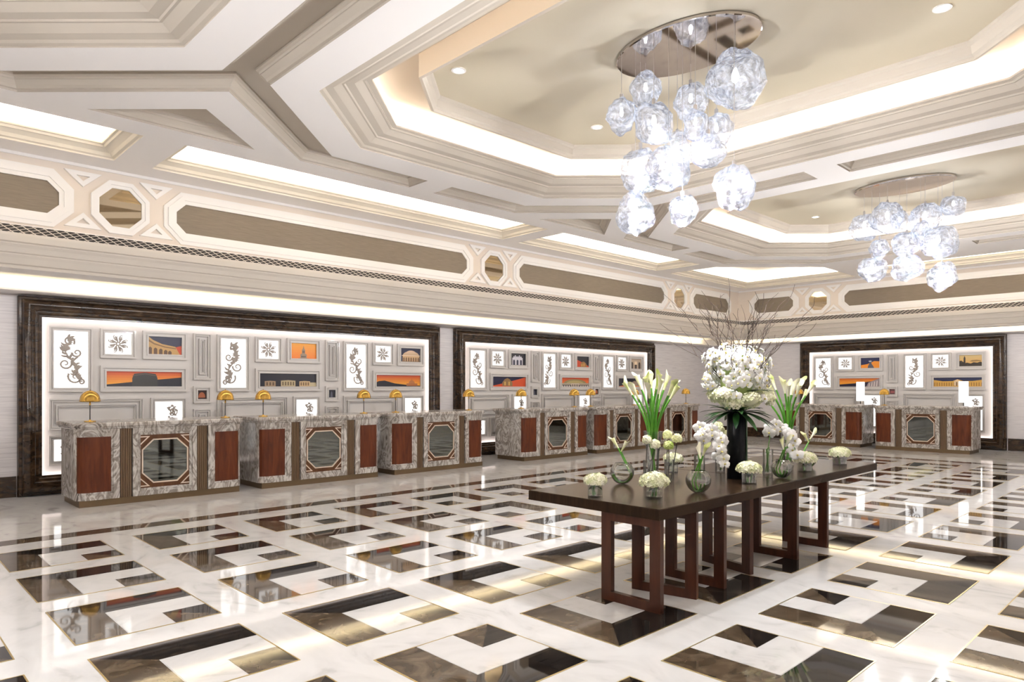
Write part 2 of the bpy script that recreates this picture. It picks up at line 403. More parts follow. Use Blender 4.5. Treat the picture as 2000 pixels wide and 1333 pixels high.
for y0, y1 in ((-3.6, 2.335), (2.76, 8.74), (9.15, 13.68)):
    strips += [strip_l(y0, y1), mirror_x(strip_l(y0, y1))]
cor3 = [(-9.54, 14.24), (-9.54, 17.92), (-6.55, 17.92), (-6.55, 16.0), (-8.30, 14.24)]
strips += [cor3, mirror_x(cor3), rect(-6.13, 2*XC+6.13, 16.80, 17.92)]
octs = [oct_poly(c, 3.43, 2.605, 1.1) for c in OC]
outer = rect(XFR, XR, YB, YFR)
ceil = struct(MB().fill([[(*p, H) for p in outer]]+[[(*p, H) for p in l] for l in octs+grooves+tris+strips]).build('ceiling', M['paint']), 'pale beamed ceiling with octagonal coffers')
struct(MB().box(XL-.2, XR+.2, YB-.2, YF+.2, 5.12, 5.2).build('ceiling_slab', M['paint']), 'slab over the ceiling coffers')
def hole(poly, prof, m, name, capm=None, cap=True):
    mb = MB(); rs = [[(*p, z) for p in inset(poly, e)] for e, z in prof]
    mb.rings(rs)
    if cap: mb.cur = 1; mb.cap(rs[-1])
    o = mb.build(name, [m, capm or m], ceil); return o
gp = [(0, H), (0, H+.02), (.025, H+.025), (.035, H+.05), (.075, H+.085), (.085, H+.085), (.09, H+.105), (.115, H+.115), (.115, H+.135)]
for p in grooves: hole(p, gp, M['cream'], 'groove_moulding')
for p in tris: hole(p, gp, M['cream'], 'triangle_recess')
sp_ = [(0, H), (0, H+.02), (.03, H+.03), (.05, H+.065), (.11, H+.10), (.13, H+.10), (.14, H+.125), (.165, H+.13), (.165, H+.15), (.13, H+.15), (.13, H+.12), (.02, H+.12), (.02, H+.36)]
for p in strips: hole(p, sp_, M['tray'], 'cove_tray', M['tray'])
op = [(0, H), (0, H+.012), (.03, H+.022), (.05, H+.04), (.12, H+.055), (.19, H+.10), (.21, H+.10), (.22, H+.115), (.30, H+.125), (.37, H+.165), (.39, H+.165), (.40, H+.18), (.45, H+.185), (.45, H+.205), (.40, H+.205), (.40, H+.17), (.06, H+.17), (.06, H+.52), (.87, H+.52), (.87, H+.285), (.90, H+.28), (.905, H+.31), (.93, H+.33), (.945, H+.40), (.97, H+.42), (.975, H+.445)]
for p in octs: hole(p, op, M['cream'], 'octagon_coffer', M['tan'])
def cove_lights(poly, e, z, power, col, up=(0, 0, 1), inward=.6, width=.06):
    q = inset(poly, e); n = len(q); cx_ = sum(v[0] for v in q)/n; cy_ = sum(v[1] for v in q)/n
    A = sum(poly[i][0]*poly[(i+1) % n][1]-poly[(i+1) % n][0]*poly[i][1] for i in range(n)); sg = 1 if A > 0 else -1
    for i in range(n):
        a, b = Vector(q[i]), Vector(q[(i+1) % n]); d = b-a; L_ = d.length
        nn = Vector((-d.y, d.x)).normalized()*sg
        area('cove_lamp', ((a.x+b.x)/2, (a.y+b.y)/2, z), (L_*.96, width), (nn.x*inward, nn.y*inward, 1), power*L_, col, xdir=(d.x, d.y, 0), parent=None)
for p in octs: cove_lights(p, .16, H+.19, 10, (1, .978, .955), inward=-1.3)
for p in strips: cove_lights(p, .075, H+.14, 6.0, (1, .95, .87), inward=.25, width=.04)
# recessed downlights
def downlight(x, y, label):
    r = tag(empty('downlight', (x, y, H+.445)), label, 'downlight', 'recessed ceiling downlights')
    MB().lathe([(.075, -.004), (.075, -.010), (.052, -.012), (.052, -.003)], 20, cap=False).build('trim_ring', M['mould'], r)
    MB().lathe([(.051, -.005), (.03, -.006), (.001, -.006)], 20).build('lens', M['downlight'], r)
    l = bpy.data.lights.new('downlight_beam', 'SPOT'); l.energy = 50; l.spot_size = R(110); l.spot_blend = .8; l.color = (1, .975, .96); l.shadow_soft_size = .05
    o = bpy.data.objects.new('downlight_beam', l); C.objects.link(o); o.parent = r; o.location = (0, 0, -.03)
dl = {(0, 0): 'behind the camera, left rear', (0, 1): 'behind the camera, left front', (1, 0): 'nearest on the left of the front coffer', (1, 1): 'left of the big glass chandelier', (2, 0): 'left front of the far coffer', (2, 1): 'left of the far glass chandelier'}
dr = {(0, 0): 'behind the camera, right rear', (0, 1): 'behind the camera, right front', (1, 0): 'right front of the nearest coffer, above the frame', (1, 1): 'topmost at the right of the front coffer', (2, 0): 'right front of the far coffer', (2, 1): 'right rear of the far coffer'}
for k, c in enumerate(OC):
    for j, dy in enumerate((-1.15, 1.02)):
        downlight(-5.46, c-.19+dy, 'small round recessed ceiling light '+dl[(k, j)])
        downlight(-1.70, c-.19+dy, 'small round recessed ceiling light '+dr[(k, j)])

# ------------------------------------------------------------------ panelled niches behind the desks
_pc = {}
def pcol(c):
    k = tuple(round(x, 3) for x in c)
    if k not in _pc: _pc[k] = mat('print_%d' % len(_pc), k, .35, coat=.15)
    return _pc[k]
def lerp(a, b, t): return tuple(a[i]+(b[i]-a[i])*t for i in range(3))
NAVY, NIGHT, ORG, RED, GOLD, SEP = (.008, .010, .045), (.006, .006, .016), (.78, .25, .02), (.52, .055, .012), (.50, .29, .09), (.66, .40, .12)
def sky(a, b, n=7): return [(rect(0, 1, i/n, (i+1)/n), lerp(a, b, i/(n-1))) for i in range(n)]
def colonnade(x0, x1, y0, y1, n, c, dark, ped=True):
    o = [(rect(x0, x1, y0, y1*.16+y0*.84), c), (rect(x0, x1, y1-(y1-y0)*.2, y1), c)]
    wd = (x1-x0)/(2*n-1)
    for i in range(n): o.append((rect(x0+2*i*wd, x0+(2*i+1)*wd, y0, y1), c))
    if ped: o.append(([(x0, y1), (x1, y1), ((x0+x1)/2, y1+(x1-x0)*.16)], lerp(c, dark, .15)))
    return [(rect(x0, x1, y0, y1), dark)]+o
def arches(x0, x1, y0, y1, n, c, dark):
    o = [(rect(x0, x1, y0, y1), c)]; wd = (x1-x0)/n
    for i in range(n):
        a, b = x0+(i+.22)*wd, x0+(i+.78)*wd; m = (a+b)/2; yy = y0+(y1-y0)*.55
        o.append(([(a, y0), (b, y0), (b, yy), (m+(b-m)*.6, yy+(y1-y0)*.13), (m, yy+(y1-y0)*.18), (m+(a-m)*.6, yy+(y1-y0)*.13), (a, yy)], dark))
    return o
def dome(cx, y, rx, ry, c, n=12): return [([(cx+rx*math.cos(math.pi*i/n), y+ry*math.sin(math.pi*i/n)) for i in range(n+1)], c)]
PICS = dict(
    arcade=sky(RED, NAVY, 5)[1:]+[(rect(0, 1, 0, 1), NAVY), ([(.72, 0), (1, 0), (1, .52), (.72, .40)], RED), ([(0, 1), (.16, .78), (.42, .58), (.8, .46), (.95, 0), (0, 0)], GOLD), ([(0, .86), (.2, .62), (.5, .46), (.82, .38), (.82, .33), (.5, .40), (.2, .54), (0, .74)], (.20, .10, .03))]+[([(a, 0), (a+.1, 0), (a+.1, h_), (a+.05, h_+.07), (a, h_)], (.10, .045, .015)) for a, h_ in ((.03, .36), (.18, .32), (.33, .28), (.47, .22), (.59, .18))],
    tower=sky((.80, .20, .015), (.85, .36, .03))+[([(.38, 0), (.38, .30), (.44, .34), (.44, .58), (.47, .62), (.5, .84), (.53, .62), (.56, .58), (.56, .34), (.62, .30), (.62, 0)], (.30, .21, .14)), (rect(.41, .59, .12, .2), (.12, .08, .06)), (rect(.455, .545, .38, .52), (.14, .10, .07)), (rect(.3, .7, 0, .06), (.2, .13, .1))],
    dome=[(rect(0, 1, 0, 1), NAVY)]+dome(.54, .45, .40, .32, (.55, .38, .24))+dome(.54, .62, .24, .20, (.62, .44, .3))+arches(.14, .95, .06, .46, 7, (.58, .38, .2), (.16, .08, .04))+[(rect(.1, 1, .44, .49), (.72, .55, .4)), (rect(.08, 1, 0, .08), (.2, .12, .07))],
    block=sky((.88, .40, .03), (.62, .07, .012))+[([(0, 0), (1, 0), (1, .62), (.55, .42), (0, .16)], NIGHT), ([(.335, 0), (.335, .55), (.36, .82), (.5, .90), (.64, .82), (.665, .55), (.665, 0)], (.025, .022, .022)), ([(.34, .72), (.5, .86), (.66, .72), (.66, .68), (.5, .8), (.34, .68)], (.10, .07, .05))],
    temples=[(rect(0, 1, 0, 1), NIGHT), (rect(0, 1, 0, .08), (.05, .03, .015))]+colonnade(.1, .28, .06, .42, 4, (.34, .23, .14), (.10, .06, .03))+colonnade(.37, .62, .06, .46, 6, (.46, .37, .22), (.12, .08, .04))+colonnade(.69, .88, .06, .42, 5, (.55, .38, .2), (.16, .09, .04))+[(rect(.88, .99, .06, .34), (.5, .42, .26))],
    hill=sky((.86, .40, .03), (.55, .05, .012))+[([(0, 0), (1, 0), (1, .12), (.7, .18), (.42, .30), (.2, .52), (.08, .48), (0, .34)], NIGHT)]+dome(.80, .30, .07, .26, (.45, .16, .05))+[(rect(.68, .93, .1, .3), (.38, .13, .04)), (rect(.795, .805, .5, .7), (.38, .13, .04))],
    gate=[(rect(0, 1, 0, 1), NIGHT)]+arches(.14, .80, .06, .62, 3, (.62, .60, .66), (.03, .03, .06))+[(rect(.2, .74, .62, .72), (.55, .53, .6)), (rect(.3, .36, .72, .82), (.5, .48, .55)), (rect(.56, .62, .72, .82), (.5, .48, .55))],
    ember=[(rect(0, 1, 0, 1), NIGHT), ([(0, 0), (0, .72), (.55, .40), (1, .12), (1, 0)], RED), ([(.35, 0), (.35, .34), (.5, .5), (.62, .52), (.8, .34), (.85, 0)], (.30, .14, .04)), (rect(.42, .5, .1, .3), (.6, .3, .06)), (rect(.58, .66, .1, .36), (.6, .3, .06))],
    columns=[(rect(0, 1, 0, 1), (.10, .075, .06))]+arches(.0, 1, .02, .92, 3, (.46, .36, .27), (.05, .035, .03))+[(rect(0, 1, .90, 1), (.3, .23, .18)), (rect(.38, .62, .42, .72), (.78, .62, .44))],
    slope=[(rect(0, 1, 0, 1), NAVY), ([(0, 0), (1, 0), (1, .92), (.42, .42), (0, .1)], (.60, .07, .015)), ([(.3, .1), (.3, .42), (.37, .72), (.45, .84), (.52, .72), (.6, .42), (.6, .08)], (.26, .15, .06)), (rect(.36, .4, .15, .5), (.6, .36, .1)), (rect(.48, .52, .15, .5), (.6, .36, .1))],
    hall=sky((.75, .20, .03), (.58, .06, .012))+dome(.5, .38, .40, .42, (.28, .22, .09))+dome(.5, .38, .30, .28, (.42, .33, .13))+[(rect(0, 1, .22, .40), (.40, .33, .25)), (rect(0, 1, 0, .22), (.03, .02, .03))]+colonnade(.36, .64, 0, .36, 5, (.62, .52, .42), (.04, .03, .03), False)+[(rect(a, a+.05, .03, .16), (.6, .55, .5)) for a in (.03, .11, .19, .27, .68, .76, .84, .92)],
    dusk=[(rect(0, 1, 0, 1), NIGHT), ([(0, 0), (1, 0), (1, .78), (.55, .36), (0, .05)], (.66, .17, .02)), ([(.5, .2), (.56, .5), (.7, .68), (.85, .6), (.95, .4), (.95, .1)], (.34, .26, .2))],
    statue=[(rect(0, 1, 0, 1), (.008, .012, .075)), ([(0, 0), (1, 0), (1, .62), (.7, .66), (.35, .40), (0, .30)], (.80, .27, .02)), ([(.36, 0), (.38, .22), (.44, .42), (.46, .62), (.5, .84), (.54, .62), (.56, .42), (.64, .22), (.7, 0)], (.10, .10, .13)), (rect(.42, .56, .6, .7), (.5, .5, .55))],
    skyline=sky((.70, .36, .08), (.62, .46, .20))+[([(0, 0), (1, 0), (1, .34), (.9, .40), (.78, .32), (.62, .36), (.5, .26), (.34, .34), (.28, .30), (.28, .72), (.24, .92), (.20, .72), (.2, .38), (.1, .52), (0, .46)], (.030, .018, .010)), ([(.45, .44), (.55, .54), (.75, .56), (.95, .5), (.9, .44), (.6, .40)], (.30, .18, .06))],
    slant=sky((.88, .42, .03), (.72, .16, .02))+[([(0, 0), (1, 0), (1, .8), (.6, .48), (0, .28)], (.02, .015, .04)), ([(.66, .0), (.72, .5), (.97, .92), (1, .9), (1, .0)], (.30, .25, .26))]+[([(.72+i*.06, .08), (.745+i*.06, .08), (.755+i*.06, .45+i*.08), (.735+i*.06, .42+i*.08)], (.62, .56, .54)) for i in range(4)],
    palace=[(rect(0, 1, 0, 1), (.01, .018, .075)), ([(0, 0), (1, 0), (1, .72), (.8, .6), (.62, .6), (.5, .78), (.40, .6), (.2, .58), (0, .72)], (.62, .36, .07))]+[(rect(.02+i*.05, .04+i*.05, .1, .45), (.30, .14, .03)) for i in range(20)]+[([(.42, .6), (.58, .6), (.5, .76)], (.75, .58, .36)), (rect(.43, .57, .14, .58), (.72, .55, .34)), (rect(.47, .5, .14, .5), (.2, .12, .06)), (rect(.52, .55, .14, .5), (.2, .12, .06))],
    red_square=[(rect(0, 1, 0, 1), (.10, .010, .012)), (rect(.2, .8, .3, .6), (.30, .05, .05))],
    ember_square=[(rect(0, 1, 0, 1), (.03, .008, .008))]+dome(.5, .2, .34, .55, (.40, .12, .05)),
    night_square=[(rect(0, 1, 0, 1), NIGHT), ([(.35, 0), (.4, .6), (.5, .8), (.6, .6), (.65, 0)], (.08, .08, .12))])
def frame_ring(mb, x0, x1, z0, z1, wd=.06):
    p = rect(x0, x1, z0, z1)
    mb.ringprism(p, wd*.42, -.012, -.062); mb.ringprism(inset(p, wd*.42), wd*.3, -.012, -.036); mb.ringprism(inset(p, wd*.72), wd*.28, -.012, -.05)
    return mb
def stroke(mb, path, wds, y0, y1):
    P = [Vector(p) for p in path]; L_, R_ = [], []
    mb.lay = getattr(mb, 'lay', 0)+1; y1 -= .00025*mb.lay
    for i, p in enumerate(P):
        t = (P[min(i+1, len(P)-1)]-P[max(i-1, 0)]).normalized(); n = Vector((-t.y, t.x)); w_ = wds(i/(len(P)-1))
        L_.append(p+n*w_); R_.append(p-n*w_)
    for i in range(len(P)-1):
        mb.face([(L_[i].x, y1, L_[i].y), (L_[i+1].x, y1, L_[i+1].y), (R_[i+1].x, y1, R_[i+1].y), (R_[i].x, y1, R_[i].y)])
        for Q in (L_, R_):
            mb.face([(Q[i].x, y0, Q[i].y), (Q[i+1].x, y0, Q[i+1].y), (Q[i+1].x, y1, Q[i+1].y), (Q[i].x, y1, Q[i].y)])
def spiral(cx, cz, r, a0, turns, n=18, flip=1):
    return [(cx+r*(1-.86*i/n)*math.cos(a0+flip*turns*2*math.pi*i/n), cz+r*(1-.86*i/n)*math.sin(a0+flip*turns*2*math.pi*i/n)) for i in range(n+1)]
def leaf2d(mb, x, z, a, L_, w_, y0, y1):
    c, s = math.cos(a), math.sin(a)
    pth = [(x+c*L_*t-s*.22*L_*math.sin(t*2.4), z+s*L_*t+c*.22*L_*math.sin(t*2.4)) for t in (0, .2, .4, .6, .8, 1)]
    stroke(mb, pth, lambda t: w_*math.sin(math.pi*min(1, t*.92+.08))**.8+.001, y0, y1)
def scroll(x0, x1, z0, z1, flip=1, seed=0, corner=False):
    """acanthus scroll relief inside a rectangle"""
    r = random.Random(seed); mb = MB(); y0, y1 = -.018, -.022
    W, Hh = x1-x0, z1-z0; cx = (x0+x1)/2
    X = lambda t: cx+flip*W*t; Z = lambda t: z0+Hh*t
    if corner:
        for k in range(5):
            mb2 = spiral(X(.20+r.uniform(-.12, .12)), Z(.62+r.uniform(-.2, .22)), W*.13, r.uniform(0, 6), 1.2, 14, 1 if k % 2 else -1)
            stroke(mb, mb2, lambda t: W*.022*(1-.5*t), y0, y1)
        for k in range(16): leaf2d(mb, X(.2+r.uniform(-.16, .16)), Z(.6+r.uniform(-.3, .28)), r.uniform(0, 6.28), W*.13, W*.028, y0, y1)
        return mb
    spine = [(X(.21*math.sin(t*5.6+.4)*(1-.25*t)), Z(.20+.62*t)) for t in [i/22 for i in range(23)]]
    stroke(mb, spine, lambda t: W*.030*(1-.5*t), y0, y1)
    for sx, sz, rr, a, f_ in ((.14, .17, .24, 2.6, 1), (-.17, .42, .20, .2, -1), (.18, .63, .16, 3.1, 1), (-.06, .84, .18, -.6, 1), (.32, .08, .10, 2, -1)):
        stroke(mb, spiral(X(sx), Z(sz), W*rr, a if flip > 0 else math.pi-a, 1.35, 20, f_*flip), lambda t: W*.032*(1-.45*t), y0, y1)
    for i in range(52):
        t = r.random(); p = spine[int(t*22)]; sd = r.choice((-1, 1))
        a = math.pi/2+sd*r.uniform(.5, 1.5)
        leaf2d(mb, p[0]+sd*W*.03, p[1], a, W*r.uniform(.12, .25), W*.032, y0, y1)
    for i in range(9): leaf2d(mb, X(r.uniform(-.08, .08)), Z(.86+r.uniform(-.04, .04)), r.uniform(.3, 2.8), W*.17, W*.036, y0, y1)
    for i in range(7): leaf2d(mb, X(.16), Z(.17), r.uniform(-1.4, 1.2) if flip > 0 else math.pi-r.uniform(-1.4, 1.2), W*.18, W*.032, y0, y1)
    return mb
def rosette(cx, cz, r, y0=-.018, y1=-.026):
    mb = MB()
    for k in range(8):
        a = k*math.pi/4; L_ = r*(.95 if k % 2 == 0 else .78)
        leaf2d(mb, cx+r*.16*math.cos(a), cz+r*.16*math.sin(a), a, L_*.62, r*.075, y0, y1)
        leaf2d(mb, cx+r*.34*math.cos(a+.2), cz+r*.34*math.sin(a+.2), a+.75, r*.40, r*.055, y0, y1)
        leaf2d(mb, cx+r*.34*math.cos(a-.2), cz+r*.34*math.sin(a-.2), a-1.15, r*.36, r*.05, y0, y1)
        stroke(mb, spiral(cx+r*.72*math.cos(a+.39), cz+r*.72*math.sin(a+.39), r*.15, a, 1.1, 10), lambda t: r*.035, y0, y1)
    stroke(mb, [(cx+r*.15*math.cos(i*.5236), cz+r*.15*math.sin(i*.5236)) for i in range(13)], lambda t: r*.05, y0, y1)
    return mb
def place(name, loc, rz, label, cat, group=None): return tag(empty(name, loc, rz), label, cat, group)
_seed = [3]
def lightbox(loc, rz, x0, x1, z0, z1, kind, label, flip=1):
    o = place('backlit_panel', loc, rz, label, 'light panel', 'backlit ornament panels in the niches')
    frame_ring(MB(), x0, x1, z0, z1, .065).build('frame', M['lacquer_frame'], o)
    g = .055
    MB().box(x0+g, x1-g, -.018, -.012, z0+g, z1-g).build('glowing_sheet', M['glow'], o)
    _seed[0] += 1
    if kind == 'scroll': mb = scroll(x0+.07, x1-.07, z0+.09, z1-.09, flip, 5 if flip > 0 else 9)
    elif kind == 'corner': mb = scroll(x0+.07, x1-.07, z0+(z1-z0)*.45, z1-.07, flip, 12, True)
    else: mb = rosette((x0+x1)/2, (z0+z1)/2, (z1-z0)*.36)
    mb.build('ornament', M['ornament'], o)
def picture(loc, rz, x0, x1, z0, z1, key, label):
    o = place('framed_picture', loc, rz, label, 'picture', 'framed prints in the niches')
    wd = .085 if x1-x0 > .4 else .07
    frame_ring(MB(), x0, x1, z0, z1, wd).build('frame', M['lacquer_frame'], o)
    a0, a1, c0, c1 = x0+wd*.86, x1-wd*.86, z0+wd*.86, z1-wd*.86
    mb = MB(); mats = []
    for i, (poly, col) in enumerate(PICS[key]):
        m = pcol(col)
        if m not in mats: mats.append(m)
        mb.cur = mats.index(m)
        pts = [(a0+(a1-a0)*u, -.014-.00012*i, c0+(c1-c0)*v) for u, v in poly]
        mb.fill([pts]) if len(pts) > 4 else mb.face(pts)
    mb.build('print', mats, o)
def blank(root, x0, x1, z0, z1):
    mb = frame_ring(MB(), x0, x1, z0, z1, .05); frame_ring(mb, x0+.09, x1-.09, z0+.09, z1-.09, .04)
    mb.build('raised_panel', M['lacquer_frame'], root)
def niche(idx, loc, rz, x0, x1, bays, names, small, wide, sq, where):
    root = struct(empty('trim_niche_%d' % idx, loc, rz), where+' dark marble niche surround')
    P = rect(x0, x1, 0.0, 2.92)
    prof = [(0, 0), (0, -.09), (.012, -.105), (.04, -.108), (.045, -.135), (.06, -.17), (.085, -.195), (.115, -.205), (.135, -.198), (.14, -.175), (.155, -.17), (.16, -.15), (.185, -.145), (.205, -.125), (.21, -.112), (.24, -.108), (.255, -.095), (.26, -.085), (.29, -.085), (.29, -.072), (.255, -.072)]
    MB().rings([[(p[0], d, p[1]) for p in inset(P, e)] for e, d in prof]).build('marble_surround', M['emperador'], root, True)
    MB().box(x0+.24, x1-.24, -.012, -.001, .25, 2.68).build('lacquer_backing', M['lacquer'], root)
    for (p, sz, d, xd) in (((x0+.272, -.066, 1.46), 2.3, (.9, 1, 0), (0, 0, 1)), ((x1-.272, -.066, 1.46), 2.3, (-.9, 1, 0), (0, 0, 1)), (((x0+x1)/2, -.066, 2.648), x1-x0-.56, (0, 1, -.9), (1, 0, 0)), (((x0+x1)/2, -.066, .272), x1-x0-.56, (0, 1, .9), (1, 0, 0))):
        Mx = Matrix.Translation(loc) @ Matrix.Rotation(rz, 4, 'Z')
        area('niche_lamp', Mx @ Vector(p), (sz, .03), Mx.to_3x3() @ Vector(d), .8*sz, (1, .88, .84), xdir=Mx.to_3x3() @ Vector(xd))
    for k, s in enumerate(bays):
        w_ = names[k]+' of the '+where+' niche'
        lightbox(loc, rz, s, s+.57, 1.52, 2.51, 'scroll', 'tall backlit scroll panel in the '+w_, -1 if k % 2 else 1)
        lightbox(loc, rz, s+.67, s+1.17, 2.05, 2.51, 'rosette', 'small backlit rosette panel in the '+w_)
        picture(loc, rz, s+1.27, s+1.95, 2.05, 2.51, small[k][0], small[k][1]+' in the '+w_)
        picture(loc, rz, s+.67, s+1.95, 1.52, 1.93, wide[k][0], wide[k][1]+' in the '+w_)
        lightbox(loc, rz, s+1.39, s+1.94, .42, 1.42, 'corner', 'low backlit foliage panel in the '+w_)
        lightbox(loc, rz, s, s+.57, .42, .87, 'rosette', 'lowest backlit rosette panel in the '+w_)
        blank(root, s, s+1.28, .95, 1.42); blank(root, s+.67, s+1.28, .42, .87)
        if s+2.34 < x1-.29:
            blank(root, s+2.05, s+2.34, 1.72, 2.51); blank(root, s+2.05, s+2.34, .42, 1.22)
            picture(loc, rz, s+2.05, s+2.34, 1.32, 1.61, sq[k], 'tiny square dark print in the '+w_)
L0 = (XL, 0, 0); F0 = (0, YF, 0)
B3 = ('left bay', 'middle bay', 'right bay')
niche(1, L0, R(90), 1.79, 9.40, (2.17, 4.61, 7.05), B3,
      (('arcade', 'print of a curved golden arcade'), ('tower', 'orange print of a grey spire'), ('dome', 'night print of a round domed hall')),
      (('block', 'wide sunset print with a dark block'), ('temples', 'wide black print of lit porticoes'), ('hill', 'wide sunset print of a dark hill')),
      ('ember_square', 'night_square', 'red_square'), 'left')
niche(2, L0, R(90), 9.84, 17.53, (10.26, 12.69, 15.10), B3,
      (('gate', 'night print of a white arch'), ('ember', 'dark print with a red slope'), ('columns', 'sepia print of tall columns')),
      (('slope', 'wide navy and red print'), ('hall', 'wide red print of a long hall'), ('dusk', 'wide dark print with an orange slope')),
      ('night_square', 'ember_square', 'red_square'), 'centre')
niche(3, F0, 0, -9.20, -3.93, (-8.80, -6.33), ('left bay', 'right bay'),
      (('statue', 'blue and orange print of a monument'), ('skyline', 'sepia print of a clock tower skyline')),
      (('slant', 'wide orange print with a slanted facade'), ('palace', 'wide night print of a golden palace')),
      ('red_square', 'red_square'), 'right')

# ------------------------------------------------------------------ reception desks
DW = 2.20
def make_desk():
    r = empty('reception_desk')
    MB().box(.05, DW-.05, .02, .86, 0, .09).build('plinth', M['bronze_dark'], r)
    MB().box(.075, DW-.075, .05, .88, .09, 1.03).build('carcass', M['bronze'], r)
    for a in (.02, DW-.07): MB().box(a, a+.05, .13, .90, .09, 1.03).build('side_slab', M['veined'], r)
    def mframe(x0, x1, z0, z1, wd):
        mb = MB(); p = rect(x0, x1, z0, z1)
        mb.ringprism(p, wd*.62, .05, -.012); mb.ringprism(inset(p, wd*.55), wd*.45, .05, .004)
        mb.build('marble_frame', M['veined'], r)
    path = [Vector((.52, 0)), Vector((.30, 0)), Vector((.15, 0))]+[Vector((.15-.13*math.sin(t), .13-.13*math.cos(t))) for t in [R(15*k) for k in range(1, 7)]]
    cum = [0]
    for k in range(1, len(path)): cum.append(cum[-1]+(path[k]-path[k-1]).length)
    def strip(mb, s0, s1, z0, z1, off, th, mir):
        """upright band following the rounded desk end between two arc lengths"""
        ss = [s0]+[c for c in cum if s0 < c < s1]+[s1]; rows = []
        for c in ss:
            k = max(i for i in range(len(cum)-1) if cum[i] <= c+1e-9); t = (c-cum[k])/(cum[k+1]-cum[k]); p = path[k].lerp(path[k+1], t); d = (path[k+1]-path[k]).normalized()
            if 0 < k and t < 1e-6: d = (d+(path[k]-path[k-1]).normalized()).normalized()
            n = Vector((-d.y, d.x)); o_, i_ = p+n*off, p+n*(off-th)
            X = lambda v: DW-v.x if mir else v.x
            rows.append([(X(o_), o_.y, z0), (X(o_), o_.y, z1), (X(i_), i_.y, z1), (X(i_), i_.y, z0)])
        mb.rings(rows); mb.face(rows[0]); mb.face(rows[-1])
    Lp = cum[-1]
    for mir in (0, 1):
        mb = MB()
        strip(mb, 0, Lp, .09, .165, .012, .04, mir); strip(mb, 0, Lp, .955, 1.03, .012, .04, mir); strip(mb, 0, .075, .165, .955, .012, .04, mir); strip(mb, Lp-.045, Lp, .165, .955, .008, .04, mir)
        strip(mb, .07, Lp-.04, .16, .19, -.002, .03, mir); strip(mb, .07, Lp-.04, .93, .96, -.002, .03, mir); strip(mb, .07, .10, .185, .935, -.002, .03, mir)
        mb.build('marble_frame', M['veined'], r)
        mb = MB(); strip(mb, .095, Lp-.045, .185, .935, -.010, .02, mir); mb.build('wood_panel', M['wood'], r)
    for x0 in (.53, DW-.67):
        mb = MB().box(x0, x0+.14, .015, .05, .09, 1.03)
        for i in range(5): mb.tube([(x0+.014+i*.028, .012, .09), (x0+.014+i*.028, .012, 1.03)], .0115, 8)
        mb.build('fluted_pilaster', M['bronze'], r)
    a, b = .68, DW-.68
    mframe(a, b, .09, 1.03, .10)
    P = rect(a+.095, b-.095, .185, .935); cx, cz = DW/2, .56
    O = octo(cx-.295, cx+.295, cz-.30, cz+.30, .14)
    mb = MB(); mb.fill([[(x, .012, z) for x, z in P], [(x, .012, z) for x, z in O]]); mb.build('wood_surround', M['wood_brown'], r)
    MB().prism(inset(O, -.004), .018, .030, 'y').build('mirror', M['mirror'], r)
    MB().ringprism(inset(O, -.010), .017, .02, .002).build('inlay_ring', M['inlay'], r)
    for sx in (-1, 1):
        for sz in (-1, 1):
            q = [(cx+sx*.335, cz+sz*.35), (cx+sx*.20, cz+sz*.35), (cx+sx*.335, cz+sz*.215)]
            MB().ringprism(q, .014, .015, .006).build('corner_inlay', M['inlay'], r)
    mb = MB(); c = .15
    def ct(e, z):
        k = c-e*.5; q = [(-.03+e+k-k*math.sin(t), -.045+e+k-k*math.cos(t)) for t in [R(90-15*i) for i in range(7)]]
        return [(x, y, z) for x, y in q+[(DW-x, y) for x, y in q[::-1]]+[(DW+.03-e, .95-e), (-.03+e, .95-e)]]
    rs = [ct(.035, 1.03), ct(.02, 1.045), ct(.02, 1.055), ct(.004, 1.065), ct(0, 1.075), ct(0, 1.105), ct(.008, 1.118), ct(.016, 1.12)]
    mb.rings(rs, cap0=True, cap1=True); mb.build('countertop', M['veined'], r)
    return r
proto = make_desk(); first = True
DG = 'marble reception desks along the walls'
desks = [((-10.62, 2.15, 0), R(90), 'marble and wood reception desk nearest the camera at far left'),
         ((-10.62, 4.60, 0), R(90), 'marble and wood reception desk second from the left'),
         ((-10.62, 7.05, 0), R(90), 'marble and wood reception desk third from the left, under the left niche end'),
         ((-10.62, 10.32, 0), R(90), 'marble and wood reception desk first of the centre niche, with a bare veined side'),
         ((-10.62, 12.75, 0), R(90), 'marble and wood reception desk in the middle of the centre niche, left of the callas'),
         ((-10.62, 15.18, 0), R(90), 'marble and wood reception desk last before the room corner, behind the flowers'),
         ((-8.98, 19.00, 0), 0, 'marble and wood reception desk on the far wall, left of the pair'),
         ((-6.46, 18.88, 0), 0, 'marble and wood reception desk on the far wall, rightmost of the pair')]
for loc, rz, lab in desks:
    d = proto if first else copy_tree(proto); first = False
    d.location = loc; d.rotation_euler = (0, 0, rz); tag(d, lab, 'reception desk', DG)

